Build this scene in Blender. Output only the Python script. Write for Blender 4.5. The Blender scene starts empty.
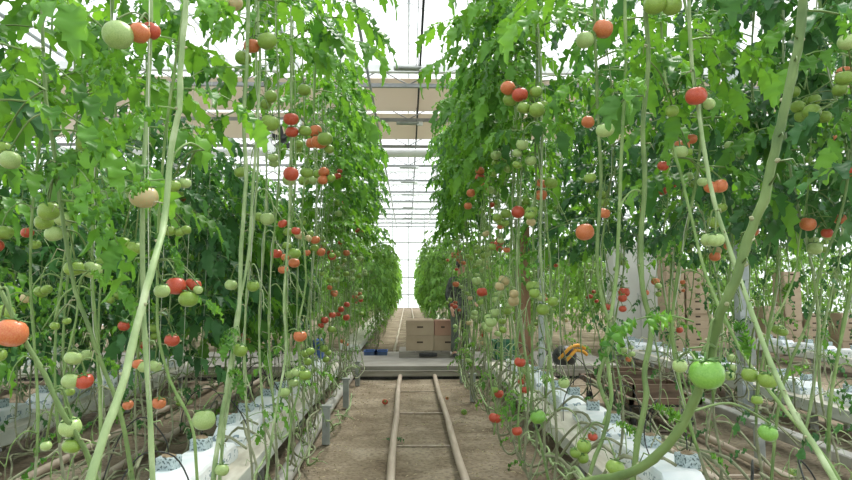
import bpy, math, random
from mathutils import Vector, Matrix, Euler, noise

random.seed(7)
S = bpy.context.scene
C = S.collection
PI = math.pi

# ------------------------------------------------------------------ camera
CAM = Vector((0.0, 0.0, 1.45))
FOC = 640.0
cam_d = bpy.data.cameras.new('camera')
cam_d.sensor_width = 36.0
cam_d.lens = FOC / 852.0 * 36.0
cam_d.clip_end = 300
cam = bpy.data.objects.new('camera', cam_d)
C.objects.link(cam)
cam.location = CAM
CROT = Euler((math.radians(90 + 4.29), 0, math.radians(-1.6)), 'XYZ')
cam.rotation_euler = CROT
S.camera = cam
RM = CROT.to_matrix()

# ------------------------------------------------------------------ world, exposure
w = bpy.data.worlds.new('sky')
S.world = w
w.use_nodes = True
nt = w.node_tree
bg = nt.nodes['Background']
bg.inputs['Color'].default_value = (0.93, 0.97, 1.0, 1)
bg.inputs['Strength'].default_value = 1.45
sun_d = bpy.data.lights.new('sun', 'SUN')
sun_d.energy = 6.5
sun_d.angle = math.radians(25)
sun_d.color = (1.0, 0.97, 0.9)
sun = bpy.data.objects.new('sun', sun_d)
C.objects.link(sun)
sun.rotation_euler = (math.radians(-28), math.radians(18), 0)
S.view_settings.view_transform = 'Standard'
S.view_settings.look = 'None'
S.view_settings.exposure = 0.22
S.view_settings.gamma = 1.0
S.view_settings.use_curve_mapping = False
S.cycles.max_bounces = 7
S.cycles.diffuse_bounces = 4
S.cycles.glossy_bounces = 2
S.cycles.transmission_bounces = 4
S.cycles.transparent_max_bounces = 8


def P(px, py, d):
    """point on the plane y = d that the photograph shows at (px, py)"""
    v = RM @ Vector(((px - 426) / FOC, (240 - py) / FOC, -1))
    return CAM + v * (d / v.y)


# ------------------------------------------------------------------ materials
def mat(name):
    m = bpy.data.materials.new(name)
    m.use_nodes = True
    t = m.node_tree
    return m, t, t.nodes['Principled BSDF']


def nd(t, kind, **kw):
    n = t.nodes.new(kind)
    for k, v in kw.items():
        setattr(n, k, v)
    return n


def ramp(t, src, stops):
    r = nd(t, 'ShaderNodeValToRGB')
    els = r.color_ramp.elements
    while len(els) < len(stops):
        els.new(0.5)
    for e, (p, c) in zip(els, stops):
        e.position = p
        e.color = (c[0], c[1], c[2], 1)
    t.links.new(src, r.inputs['Fac'])
    return r.outputs['Color']


def noise_mat(name, stops, scale=5, rough=0.7, detail=4, metallic=0, bump=0, coord='Object', spec=0.4, stretch=None):
    m, t, b = mat(name)
    tc = nd(t, 'ShaderNodeTexCoord')
    n = nd(t, 'ShaderNodeTexNoise')
    n.inputs['Scale'].default_value = scale
    n.inputs['Detail'].default_value = detail
    src = tc.outputs[coord]
    if stretch:
        mp = nd(t, 'ShaderNodeMapping')
        mp.inputs['Scale'].default_value = stretch
        t.links.new(src, mp.inputs['Vector'])
        src = mp.outputs['Vector']
    t.links.new(src, n.inputs['Vector'])
    t.links.new(ramp(t, n.outputs['Fac'], stops), b.inputs['Base Color'])
    b.inputs['Roughness'].default_value = rough
    b.inputs['Metallic'].default_value = metallic
    b.inputs['Specular IOR Level'].default_value = spec
    if bump:
        bp = nd(t, 'ShaderNodeBump')
        bp.inputs['Strength'].default_value = bump
        bp.inputs['Distance'].default_value = 0.02
        t.links.new(n.outputs['Fac'], bp.inputs['Height'])
        t.links.new(bp.outputs['Normal'], b.inputs['Normal'])
    return m


def leaf_mat(name, dark, light, trans, tf=0.4):
    m, t, b = mat(name)
    g = nd(t, 'ShaderNodeNewGeometry')
    oi = nd(t, 'ShaderNodeObjectInfo')
    a = nd(t, 'ShaderNodeMath', operation='MULTIPLY_ADD')
    a.inputs[1].default_value = 0.75
    t.links.new(g.outputs['Random Per Island'], a.inputs[0])
    a2 = nd(t, 'ShaderNodeMath', operation='MULTIPLY')
    a2.inputs[1].default_value = 0.25
    t.links.new(oi.outputs['Random'], a2.inputs[0])
    t.links.new(a2.outputs[0], a.inputs[2])
    mid = [(x + y) * 0.5 for x, y in zip(dark, light)]
    col = ramp(t, a.outputs[0], [(0.0, dark), (0.5, mid), (1.0, light)])
    t.links.new(col, b.inputs['Base Color'])
    b.inputs['Roughness'].default_value = 0.42
    b.inputs['Specular IOR Level'].default_value = 0.28
    tr = nd(t, 'ShaderNodeBsdfTranslucent')
    mx = nd(t, 'ShaderNodeMix', data_type='RGBA', blend_type='MULTIPLY')
    mx.inputs['Factor'].default_value = 1
    t.links.new(col, mx.inputs['A'])
    mx.inputs['B'].default_value = (*trans, 1)
    t.links.new(mx.outputs['Result'], tr.inputs['Color'])
    ms = nd(t, 'ShaderNodeMixShader')
    ms.inputs['Fac'].default_value = tf
    t.links.new(b.outputs[0], ms.inputs[1])
    t.links.new(tr.outputs[0], ms.inputs[2])
    t.links.new(ms.outputs[0], t.nodes['Material Output'].inputs['Surface'])
    return m


def glass_mat(name, fac, col):
    m, t, b = mat(name)
    tp = nd(t, 'ShaderNodeBsdfTransparent')
    b.inputs['Base Color'].default_value = (*col, 1)
    b.inputs['Roughness'].default_value = 0.4
    tl = nd(t, 'ShaderNodeBsdfTranslucent')
    tl.inputs['Color'].default_value = (*col, 1)
    m1 = nd(t, 'ShaderNodeMixShader')
    m1.inputs['Fac'].default_value = 0.8
    t.links.new(b.outputs[0], m1.inputs[1])
    t.links.new(tl.outputs[0], m1.inputs[2])
    ms = nd(t, 'ShaderNodeMixShader')
    ms.inputs['Fac'].default_value = fac
    t.links.new(tp.outputs[0], ms.inputs[1])
    t.links.new(m1.outputs[0], ms.inputs[2])
    t.links.new(ms.outputs[0], t.nodes['Material Output'].inputs['Surface'])
    return m


M = {}
M['leaf'] = leaf_mat('tomato leaf', (0.035, 0.13, 0.028), (0.19, 0.43, 0.065), (1.5, 1.4, 0.5), 0.38)
M['leaf_deep'] = leaf_mat('older tomato leaf', (0.026, 0.088, 0.036), (0.085, 0.235, 0.07), (1.4, 1.4, 0.7), 0.28)
M['leaf_far'] = leaf_mat('young tomato leaf', (0.08, 0.20, 0.045), (0.26, 0.48, 0.11), (1.4, 1.35, 0.7), 0.4)
M['stem'] = noise_mat('green hairy stem', [(0.25, (0.11, 0.20, 0.05)), (0.55, (0.20, 0.31, 0.10)), (0.8, (0.36, 0.45, 0.21))], 9, 0.6, bump=0.3)
M['stem_pale'] = noise_mat('pale mature stem', [(0.25, (0.17, 0.27, 0.10)), (0.55, (0.29, 0.39, 0.18)), (0.8, (0.52, 0.60, 0.38))], 11, 0.55, bump=0.3)
M['stem_brown'] = noise_mat('woody lower stem', [(0.25, (0.13, 0.14, 0.08)), (0.6, (0.26, 0.28, 0.17)), (0.85, (0.42, 0.43, 0.30))], 14, 0.7, bump=0.3)
M['stem_olive'] = noise_mat('olive stem', [(0.3, (0.08, 0.14, 0.04)), (0.6, (0.15, 0.23, 0.07)), (0.85, (0.27, 0.35, 0.15))], 10, 0.55, bump=0.3)
M['calyx'] = noise_mat('calyx green', [(0.3, (0.07, 0.17, 0.04)), (0.7, (0.15, 0.30, 0.08))], 20, 0.6)
M['scar'] = noise_mat('dry leaf scar', [(0.3, (0.22, 0.26, 0.13)), (0.7, (0.42, 0.40, 0.26))], 30, 0.8)
M['t_red'] = noise_mat('ripe tomato skin', [(0.3, (0.38, 0.035, 0.02)), (0.75, (0.52, 0.11, 0.045))], 14, 0.3, spec=0.5)
M['t_orange'] = noise_mat('turning tomato skin', [(0.3, (0.52, 0.11, 0.04)), (0.75, (0.58, 0.24, 0.09))], 12, 0.32, spec=0.5)
M['t_blush'] = noise_mat('blushing tomato skin', [(0.3, (0.40, 0.42, 0.20)), (0.75, (0.56, 0.34, 0.18))], 11, 0.32, spec=0.5)
M['t_green'] = noise_mat('green tomato skin', [(0.3, (0.15, 0.27, 0.035)), (0.75, (0.27, 0.39, 0.07))], 14, 0.32, spec=0.5)
M['t_pale'] = noise_mat('pale green tomato skin', [(0.3, (0.26, 0.40, 0.12)), (0.75, (0.42, 0.53, 0.22))], 12, 0.32, spec=0.5)
M['t_bright'] = noise_mat('bright green tomato skin', [(0.3, (0.13, 0.33, 0.04)), (0.75, (0.22, 0.43, 0.08))], 10, 0.28, spec=0.5)
M['twine'] = noise_mat('white twine', [(0.3, (0.40, 0.46, 0.34)), (0.7, (0.58, 0.62, 0.50))], 30, 0.7)
M['slab'] = noise_mat('white slab film', [(0.3, (0.66, 0.74, 0.78)), (0.55, (0.84, 0.87, 0.89)), (0.8, (0.91, 0.92, 0.93))], 6, 0.35, bump=0.35)
M['cube'] = noise_mat('rockwool block wrap', [(0.38, (0.07, 0.10, 0.10)), (0.46, (0.38, 0.47, 0.49)), (0.8, (0.56, 0.64, 0.65))], 70, 0.7)
M['cube_top'] = noise_mat('damp rooting mix', [(0.3, (0.13, 0.09, 0.05)), (0.7, (0.33, 0.26, 0.17))], 40, 0.9)
M['gutter'] = noise_mat('dusty gutter', [(0.3, (0.42, 0.39, 0.31)), (0.6, (0.58, 0.56, 0.48)), (0.85, (0.72, 0.71, 0.65))], 5, 0.5, stretch=(3, .6, 3))
M['gutter_side'] = noise_mat('white gutter side', [(0.3, (0.50, 0.53, 0.49)), (0.7, (0.72, 0.75, 0.70))], 4, 0.45, stretch=(3, .6, 3))
M['pipe_grey'] = noise_mat('grey plastic pipe', [(0.3, (0.32, 0.31, 0.29)), (0.7, (0.50, 0.49, 0.45))], 5, 0.5)
M['post'] = noise_mat('grey post', [(0.3, (0.24, 0.26, 0.25)), (0.7, (0.40, 0.42, 0.40))], 8, 0.6)
M['metal'] = noise_mat('galvanised steel', [(0.3, (0.40, 0.45, 0.48)), (0.7, (0.60, 0.65, 0.67))], 6, 0.45, metallic=0.2)
M['truss'] = noise_mat('truss steel', [(0.3, (0.20, 0.21, 0.21)), (0.7, (0.32, 0.33, 0.33))], 3, 0.5)
M['white'] = noise_mat('white painted metal', [(0.3, (0.72, 0.74, 0.73)), (0.7, (0.86, 0.87, 0.86))], 3, 0.5)
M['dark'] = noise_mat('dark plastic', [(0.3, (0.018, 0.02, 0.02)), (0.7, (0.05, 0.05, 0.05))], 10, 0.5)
M['black_tube'] = noise_mat('black drip tube', [(0.3, (0.015, 0.017, 0.016)), (0.7, (0.04, 0.045, 0.04))], 10, 0.4)
M['rail'] = noise_mat('dusty rail', [(0.3, (0.31, 0.25, 0.19)), (0.6, (0.44, 0.37, 0.295)), (0.85, (0.60, 0.54, 0.46))], 4, 0.6, stretch=(4, .5, 4))
M['concrete'] = noise_mat('path concrete', [(0.3, (0.25, 0.235, 0.205)), (0.7, (0.37, 0.35, 0.31))], 3, 0.85, detail=8, bump=0.2)
M['wood'] = noise_mat('weathered board', [(0.3, (0.22, 0.20, 0.17)), (0.7, (0.42, 0.39, 0.34))], 5, 0.8, stretch=(.5, 4, 4))
M['cardboard'] = noise_mat('cardboard', [(0.3, (0.34, 0.26, 0.175)), (0.7, (0.44, 0.35, 0.245))], 3, 0.8)
M['cardboard_pink'] = noise_mat('reddish cardboard', [(0.3, (0.36, 0.20, 0.14)), (0.7, (0.44, 0.27, 0.19))], 3, 0.8)
M['hole'] = noise_mat('carton hole shade tone', [(0.3, (0.05, 0.035, 0.025)), (0.7, (0.08, 0.06, 0.04))], 10, 0.9)  # dark brown that paints in the shade of the carton hand holes
M['cabinet'] = noise_mat('grey cabinet paint', [(0.3, (0.50, 0.51, 0.46)), (0.7, (0.58, 0.59, 0.54))], 2, 0.5)
M['screen'] = leaf_mat('folded shade cloth', (0.62, 0.58, 0.53), (0.76, 0.72, 0.67), (1, .95, .9), 0.35)
M['blue'] = noise_mat('blue plastic', [(0.3, (0.03, 0.09, 0.32)), (0.7, (0.08, 0.17, 0.48))], 5, 0.4)
M['blue_dark'] = noise_mat('dark blue tray', [(0.3, (0.03, 0.06, 0.13)), (0.7, (0.09, 0.14, 0.24))], 8, 0.5)
M['green_plastic'] = noise_mat('green plastic', [(0.3, (0.02, 0.13, 0.07)), (0.7, (0.05, 0.22, 0.12))], 5, 0.5)
M['orange'] = noise_mat('orange fabric', [(0.3, (0.70, 0.30, 0.03)), (0.7, (0.85, 0.43, 0.06))], 5, 0.7)
M['red_wood'] = noise_mat('reddish board', [(0.3, (0.24, 0.13, 0.08)), (0.7, (0.38, 0.23, 0.15))], 5, 0.8, stretch=(4, 4, .6))
M['crate_wood'] = noise_mat('dark crate wood', [(0.3, (0.10, 0.065, 0.045)), (0.7, (0.22, 0.15, 0.10))], 5, 0.8, stretch=(1, 4, 4))
M['jacket'] = noise_mat('dark patterned jacket', [(0.35, (0.02, 0.025, 0.022)), (0.6, (0.07, 0.08, 0.07)), (0.8, (0.16, 0.17, 0.14))], 14, 0.85)
M['trousers'] = noise_mat('grey green trousers', [(0.3, (0.06, 0.075, 0.06)), (0.7, (0.13, 0.15, 0.12))], 9, 0.85)
M['skin'] = noise_mat('skin', [(0.3, (0.42, 0.23, 0.15)), (0.7, (0.50, 0.29, 0.20))], 8, 0.55)
M['hair'] = noise_mat('black hair', [(0.3, (0.012, 0.01, 0.01)), (0.7, (0.03, 0.025, 0.02))], 30, 0.5)
M['litter'] = noise_mat('dry litter', [(0.3, (0.30, 0.24, 0.13)), (0.7, (0.56, 0.49, 0.34))], 30, 0.9, coord='Generated')
M['glass'] = glass_mat('roof glazing', 0.22, (0.9, 0.93, 0.93))
M['wall'] = glass_mat('hazy wall glazing', 0.55, (0.86, 0.90, 0.88))


def soil_mat():
    m, t, b = mat('trodden soil')
    tc = nd(t, 'ShaderNodeTexCoord')
    n1 = nd(t, 'ShaderNodeTexNoise')
    n1.inputs['Scale'].default_value = 1.6
    n1.inputs['Detail'].default_value = 9
    n1.inputs['Roughness'].default_value = 0.65
    n2 = nd(t, 'ShaderNodeTexNoise')
    n2.inputs['Scale'].default_value = 30
    n2.inputs['Detail'].default_value = 5
    t.links.new(tc.outputs['Object'], n1.inputs['Vector'])
    t.links.new(tc.outputs['Object'], n2.inputs['Vector'])
    c1 = ramp(t, n1.outputs['Fac'], [(0.3, (0.140, 0.108, 0.073)), (0.5, (0.24, 0.198, 0.143)), (0.72, (0.38, 0.33, 0.255))])
    c2 = ramp(t, n2.outputs['Fac'], [(0.3, (0.62, 0.6, 0.58)), (0.5, (1, 1, 1)), (0.75, (1.15, 1.12, 1.05))])
    mx = nd(t, 'ShaderNodeMix', data_type='RGBA', blend_type='MULTIPLY')
    mx.inputs['Factor'].default_value = 1
    t.links.new(c1, mx.inputs['A'])
    t.links.new(c2, mx.inputs['B'])
    t.links.new(mx.outputs['Result'], b.inputs['Base Color'])
    b.inputs['Roughness'].default_value = 0.95
    b.inputs['Specular IOR Level'].default_value = 0.1
    bp = nd(t, 'ShaderNodeBump')
    bp.inputs['Strength'].default_value = 0.5
    bp.inputs['Distance'].default_value = 0.03
    t.links.new(n2.outputs['Fac'], bp.inputs['Height'])
    t.links.new(bp.outputs['Normal'], b.inputs['Normal'])
    return m


M['soil'] = soil_mat()


# slab film printed with small dark blue marks along its side
def slab_mat():
    m, t, b = mat('printed white slab film')
    tc = nd(t, 'ShaderNodeTexCoord')
    n = nd(t, 'ShaderNodeTexNoise')
    n.inputs['Scale'].default_value = 6
    t.links.new(tc.outputs['Object'], n.inputs['Vector'])
    c = ramp(t, n.outputs['Fac'], [(0.3, (0.64, 0.73, 0.78)), (0.55, (0.82, 0.86, 0.89)), (0.8, (0.91, 0.92, 0.93))])
    n2 = nd(t, 'ShaderNodeTexNoise')
    n2.inputs['Scale'].default_value = 42
    n2.inputs['Detail'].default_value = 1
    t.links.new(tc.outputs['Object'], n2.inputs['Vector'])
    marks = nd(t, 'ShaderNodeMath', operation='GREATER_THAN')
    marks.inputs[1].default_value = 0.57
    t.links.new(n2.outputs['Fac'], marks.inputs[0])
    sx = nd(t, 'ShaderNodeSeparateXYZ')
    t.links.new(tc.outputs['Object'], sx.inputs[0])
    bd = nd(t, 'ShaderNodeMath', operation='COMPARE')
    bd.inputs[1].default_value = 0.045
    bd.inputs[2].default_value = 0.018
    t.links.new(sx.outputs['Z'], bd.inputs[0])
    an = nd(t, 'ShaderNodeMath', operation='MULTIPLY')
    t.links.new(marks.outputs[0], an.inputs[0])
    t.links.new(bd.outputs[0], an.inputs[1])
    mx = nd(t, 'ShaderNodeMix', data_type='RGBA')
    t.links.new(an.outputs[0], mx.inputs['Factor'])
    t.links.new(c, mx.inputs['A'])
    mx.inputs['B'].default_value = (0.24, 0.33, 0.40, 1)
    t.links.new(mx.outputs['Result'], b.inputs['Base Color'])
    b.inputs['Roughness'].default_value = 0.35
    bp = nd(t, 'ShaderNodeBump')
    bp.inputs['Strength'].default_value = 0.35
    bp.inputs['Distance'].default_value = 0.02
    t.links.new(n.outputs['Fac'], bp.inputs['Height'])
    t.links.new(bp.outputs['Normal'], b.inputs['Normal'])
    return m


M['slab'] = slab_mat()


# ------------------------------------------------------------------ mesh builder
class MB:
    def __init__(s):
        s.v = []
        s.f = []
        s.m = []
        s.sm = []

    def add(s, vs, fs, mi=0, smooth=False):
        o = len(s.v)
        s.v.extend(tuple(x) for x in vs)
        s.f.extend(tuple(i + o for i in f) for f in fs)
        s.m.extend([mi] * len(fs))
        s.sm.extend([smooth] * len(fs))

    def box(s, lo, hi, mi=0, mtx=None, bev=0.0):
        (x0, y0, z0), (x1, y1, z1) = lo, hi
        if bev <= 0:
            vs = [Vector(p) for p in ((x0, y0, z0), (x1, y0, z0), (x1, y1, z0), (x0, y1, z0), (x0, y0, z1), (x1, y0, z1), (x1, y1, z1), (x0, y1, z1))]
            fs = [(0, 3, 2, 1), (4, 5, 6, 7), (0, 1, 5, 4), (1, 2, 6, 5), (2, 3, 7, 6), (3, 0, 4, 7)]
        else:
            b = bev
            vs, fs = [], []
            def ring(z, i):
                return [(x0 + i, y0 + b, z), (x0 + b, y0 + i, z), (x1 - b, y0 + i, z), (x1 - i, y0 + b, z), (x1 - i, y1 - b, z), (x1 - b, y1 - i, z), (x0 + b, y1 - i, z), (x0 + i, y1 - b, z)]
            for z, i in ((z0, b * .8), (z0 + b, 0), (z1 - b, 0), (z1, b * .8)):
                vs += [Vector(p) for p in ring(z, i)]
            for r in range(3):
                for k in range(8):
                    k2 = (k + 1) % 8
                    fs.append((r * 8 + k, r * 8 + k2, r * 8 + 8 + k2, r * 8 + 8 + k))
            fs.append(tuple(range(7, -1, -1)))
            fs.append(tuple(range(24, 32)))
        if mtx is not None:
            vs = [mtx @ p for p in vs]
        s.add(vs, fs, mi)

    def tube(s, pts, rad, n=6, mi=0, cap=True):
        pts = [Vector(p) for p in pts]
        k = len(pts)
        if not hasattr(rad, '__len__'):
            rad = [rad] * k
        vs, fs = [], []
        t0 = (pts[1] - pts[0]).normalized()
        up = Vector((0, 0, 1)) if abs(t0.z) < 0.9 else Vector((1, 0, 0))
        a = t0.cross(up).normalized()
        for i in range(k):
            t = (pts[min(i + 1, k - 1)] - pts[max(i - 1, 0)])
            if t.length < 1e-9:
                t = t0
            t = t.normalized()
            a = (a - t * a.dot(t))
            if a.length < 1e-6:
                a = t.orthogonal()
            a.normalize()
            b = t.cross(a)
            for j in range(n):
                an = 2 * PI * j / n
                vs.append(pts[i] + (a * math.cos(an) + b * math.sin(an)) * rad[i])
        for i in range(k - 1):
            for j in range(n):
                j2 = (j + 1) % n
                fs.append((i * n + j, i * n + j2, (i + 1) * n + j2, (i + 1) * n + j))
        if cap:
            fs.append(tuple(range(n - 1, -1, -1)))
            fs.append(tuple((k - 1) * n + j for j in range(n)))
        s.add(vs, fs, mi, True)

    def lathe(s, prof, n=16, c=(0, 0, 0), mi=0, lob=0, amp=0):
        vs, fs = [], []
        for r, z in prof:
            for j in range(n):
                a = 2 * PI * j / n
                rr = r * (1 + (amp * math.cos(lob * a) if lob else 0))
                vs.append(Vector((c[0] + rr * math.cos(a), c[1] + rr * math.sin(a), c[2] + z)))
        for i in range(len(prof) - 1):
            for j in range(n):
                j2 = (j + 1) % n
                fs.append((i * n + j, i * n + j2, (i + 1) * n + j2, (i + 1) * n + j))
        s.add(vs, fs, mi, True)

    def mesh(s, name, mats):
        me = bpy.data.meshes.new(name)
        me.from_pydata(s.v, [], s.f)
        for m in mats:
            me.materials.append(m)
        me.polygons.foreach_set('material_index', s.m)
        me.polygons.foreach_set('use_smooth', s.sm)
        me.update()
        return me


def ob(name, data, parent=None, loc=None, label=None):
    o = bpy.data.objects.new(name, data)
    C.objects.link(o)
    if parent is not None:
        o.parent = parent
    if loc is not None:
        o.location = loc
    if label:
        o['label'] = label
    return o


def build(name, mb, mats, parent=None, loc=None, label=None):
    if not isinstance(mats, (list, tuple)):
        mats = [mats]
    return ob(name, mb.mesh(name, mats), parent, loc, label)


def tag(o, label, cat, group=None, kind=None):
    o['label'] = label
    if cat:
        o['category'] = cat
    if group:
        o['group'] = group
    if kind:
        o['kind'] = kind
    return o


def thing(name, label, cat, loc=(0, 0, 0), rz=0, group=None):
    o = ob(name, None, None, loc)
    o.rotation_euler = (0, 0, rz)
    return tag(o, label, cat, group)


def struct(name, mb, mats, label=None):
    o = build(name, mb, mats)
    o['kind'] = 'structure'
    if label:
        o['label'] = label
    return o


def smooth_pts(pts, sub=4):
    """Catmull-Rom through the points"""
    pts = [Vector(p) for p in pts]
    if len(pts) < 3:
        return pts
    out = []
    n = len(pts)
    for i in range(n - 1):
        p0, p1, p2, p3 = pts[max(i - 1, 0)], pts[i], pts[i + 1], pts[min(i + 2, n - 1)]
        for k in range(sub):
            t = k / sub
            out.append(0.5 * ((2 * p1) + (-p0 + p2) * t + (2 * p0 - 5 * p1 + 4 * p2 - p3) * t * t + (-p0 + 3 * p1 - 3 * p2 + p3) * t ** 3))
    out.append(pts[-1])
    return out


# ------------------------------------------------------------------ the setting
XL, XR, YB, YF, ZE = -12.0, 17.0, 48.0, -3.0, 6.2

g = MB()
NX, NY = 90, 90
vs, fs = [], []
for j in range(NY + 1):
    y = YF + (YB - YF) * (j / NY) ** 1.6
    for i in range(NX + 1):
        x = XL + (XR - XL) * i / NX
        z = 0.022 * noise.noise(Vector((x * 1.3, y * 1.3, 0))) - 0.008
        vs.append((x, y, min(z, 0.012)))
for j in range(NY):
    for i in range(NX):
        a = j * (NX + 1) + i
        fs.append((a, a + 1, a + NX + 2, a + NX + 1))
g.add(vs, fs, 0, True)
struct('floor', g, M['soil'], 'bare trodden brown soil floor of the greenhouse')

# raised concrete cross path
PY0, PY1, PZ = 10.4, 12.75, 0.20
g = MB()
g.box((XL, PY0, -0.02), (3.45, PY1, PZ), 0)
struct('concrete_path', g, M['concrete'], 'raised pale concrete path crossing behind the first rows')
g = MB()
g.box((XL, PY0 - 0.06, 0.045), (3.45, PY0 - 0.005, 0.135), 0)
struct('trim_1', g, M['wood'], 'weathered board along the front face of the path')
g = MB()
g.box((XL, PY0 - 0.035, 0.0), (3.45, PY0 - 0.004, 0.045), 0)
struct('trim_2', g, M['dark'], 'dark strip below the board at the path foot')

# walls of hazy glazing
g = MB(); g.box((XL, YB, 0), (XR, YB + 0.02, ZE + 1.3)); struct('wall_back', g, M['wall'])
g = MB(); g.box((XL - 0.02, YF, 0), (XL, YB, ZE)); struct('wall_left', g, M['wall'])
g = MB(); g.box((XR, YF, 0), (XR + 0.02, YB, ZE)); struct('wall_right', g, M['wall'])
g = MB(); g.box((XL, YF - 0.02, 0), (XR, YF, ZE)); struct('wall_front', g, M['wall'])

# roof: gabled bays whose ridges run away from the camera
BAY = 4.8
xs = [-12.0 + BAY * i for i in range(7)]
g = MB()
bars = MB()
RZ = 1.15
for i in range(6):
    x0 = xs[i]; xm = x0 + BAY / 2; x1 = min(x0 + BAY, XR + 0.2)
    g.add([(x0, YF, ZE + .12), (xm, YF, ZE + .12 + RZ), (xm, YB, ZE + .12 + RZ), (x0, YB, ZE + .12)], [(0, 1, 2, 3)])
    g.add([(xm, YF, ZE + .12 + RZ), (x1, YF, ZE + .12), (x1, YB, ZE + .12), (xm, YB, ZE + .12 + RZ)], [(0, 1, 2, 3)])
    bars.tube([(xm, YF, ZE + .1 + RZ), (xm, YB, ZE + .1 + RZ)], 0.03, 5)
    bars.tube([(x0, YF, ZE + .08), (x0, YB, ZE + .08)], 0.05, 5)
    y = YF
    while y < YB:
        bars.tube([(x0, y, ZE + .11), (xm, y, ZE + .11 + RZ)], 0.011, 4)
        bars.tube([(xm, y, ZE + .11 + RZ), (x1, y, ZE + .11)], 0.011, 4)
        y += 1.15
struct('ceiling', g, M['glass'], 'bright clear roof glazing')
struct('trim_3', bars, M['metal'], 'thin white glazing bars, ridges and valleys of the roof')

g = MB()
x = XL
while x < XR:
    g.box((x, YB - .06, 0), (x + .06, YB - .005, ZE + 1.2)); x += 1.2
for z in (.9, 2.2, 3.5, 4.8, 6.0):
    g.box((XL, YB - .08, z), (XR, YB - .065, z + .09))
struct('trim_4', g, M['post'], 'grey mullions of the far glazed wall')

# ------------------------------------------------------------------ roof trusses, screens, conduits, lamps
def truss_mesh():
    lo, up, di = MB(), MB(), MB()
    lo.box((XL, -0.04, 5.72), (XR, 0.04, 5.80))
    up.box((XL, -0.035, 6.08), (XR, 0.035, 6.15))
    x = XL
    k = 0
    while x < XR - 0.6:
        a, b = (5.78, 6.1) if k % 2 == 0 else (6.1, 5.78)
        di.tube([(x, 0, a), (x + 0.6, 0, b)], 0.014, 4)
        x += 0.6
        k += 1
    return lo.mesh('lower_chord', [M['truss']]), up.mesh('upper_chord', [M['white']]), di.mesh('lattice', [M['truss']])


TL, TU, TD = truss_mesh()
ty = [4.8, 8.9, 13.4, 16.2, 19.3, 22.4, 25.5, 28.6, 31.7, 34.8, 37.5, 40, 42.5, 45]
ordn = ['first', 'second', 'third', 'fourth', 'fifth', 'sixth', 'seventh', 'eighth', 'ninth', 'tenth', 'eleventh', 'twelfth', 'thirteenth', 'fourteenth', 'fifteenth', 'sixteenth', 'seventeenth', 'eighteenth', 'nineteenth', 'twentieth']
for i, y in enumerate(ty):
    if i < 2:
        lb, gp = 'grey lattice roof truss above the near rows, %s from the camera' % ordn[i], None
    elif i < 6:
        lb, gp = 'grey lattice roof truss spanning over the path area, %s from the camera' % ordn[i], None
    else:
        lb, gp = 'thin pale lattice truss in the far half of the roof', 'far roof trusses'
    t = thing('roof_truss', lb, 'truss', (0, y, 0), 0, gp)
    ob('lower_chord', TL, t)
    ob('upper_chord', TU, t)
    ob('lattice', TD, t)

for i, (y0, y1, nm) in enumerate(((13.55, 16.1, 'nearer'), (16.35, 19.2, 'farther'))):
    g = MB()
    vs, fs = [], []
    n = 26
    for j in range(n + 1):
        y = y0 + (y1 - y0) * j / n
        z = 5.98 + (0.02 if j % 2 else -0.02)
        vs += [(XL, y, z), (XR, y, z), (XR, y, z + 0.008), (XL, y, z + 0.008)]
    for j in range(n):
        a = j * 4
        fs += [(a, a + 1, a + 5, a + 4), (a + 3, a + 7, a + 6, a + 2)]
    g.add(vs, fs)
    tag(build('shade_screen', g, M['screen']), 'brownish pleated shade screen under the roof, the %s of the two' % nm, 'shade screen')

g = MB(); g.tube([(XL, 19.6, 5.62), (XR, 19.6, 5.62)], 0.13, 12)
tag(build('screen_roller', g, M['white']), 'thick cream roller tube across the roof behind the brown screens', 'roller tube')
g = MB(); g.box((XL, 13.2, 6.0), (XR, 13.34, 6.16))
tag(build('cross_beam', g, M['white']), 'pale flat beam in front of the brown shade screen', 'beam')

for x, z, r, m, lb in ((0.235, 5.95, 0.022, 'dark', 'dark cable conduit running along the roof over the aisle'),
                       (0.16, 6.05, 0.007, 'truss', 'thin wire beside the dark conduit over the aisle'),
                       (-0.80, 5.66, 0.028, 'post', 'grey roof pipe running lengthwise left of the aisle'),
                       (-1.35, 5.55, 0.03, 'white', 'white heating pipe under the trusses, left of the aisle'),
                       (1.25, 5.55, 0.03, 'white', 'white heating pipe under the trusses, right of the aisle')):
    g = MB(); g.tube([(x, 3, z), (x, YB - .1, z)], r, 6)
    tag(build('roof_conduit', g, M[m]), lb, 'pipe')

lamp_y = [12.7, 15.7, 21.6, 24.6, 28.0, 32.5, 37.5]
lb_m = MB(); lb_m.box((-0.30, -0.09, 0.0), (0.26, 0.09, 0.05), 0, None, 0.015)
lb_h = MB(); lb_h.box((0.22, -0.05, -0.03), (0.36, 0.05, 0.06), 0, None, 0.01)
lb_r = MB(); lb_r.tube([(0.2, 0, 0.05), (0.2, 0, 0.42)], 0.008, 4)
lbm, lhm, lrm = lb_m.mesh('shade', [M['post']]), lb_h.mesh('ballast', [M['white']]), lb_r.mesh('hanger', [M['truss']])
for i, y in enumerate(lamp_y):
    t = thing('grow_lamp', 'slim grey lamp hanging under the roof over the aisle, %s from the camera' % ordn[i], 'lamp', (0, y, 5.52 + (0.35 if i < 1 else 0)))
    ob('lamp_shade', lbm, t); ob('ballast', lhm, t); ob('hanger', lrm, t)

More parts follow.
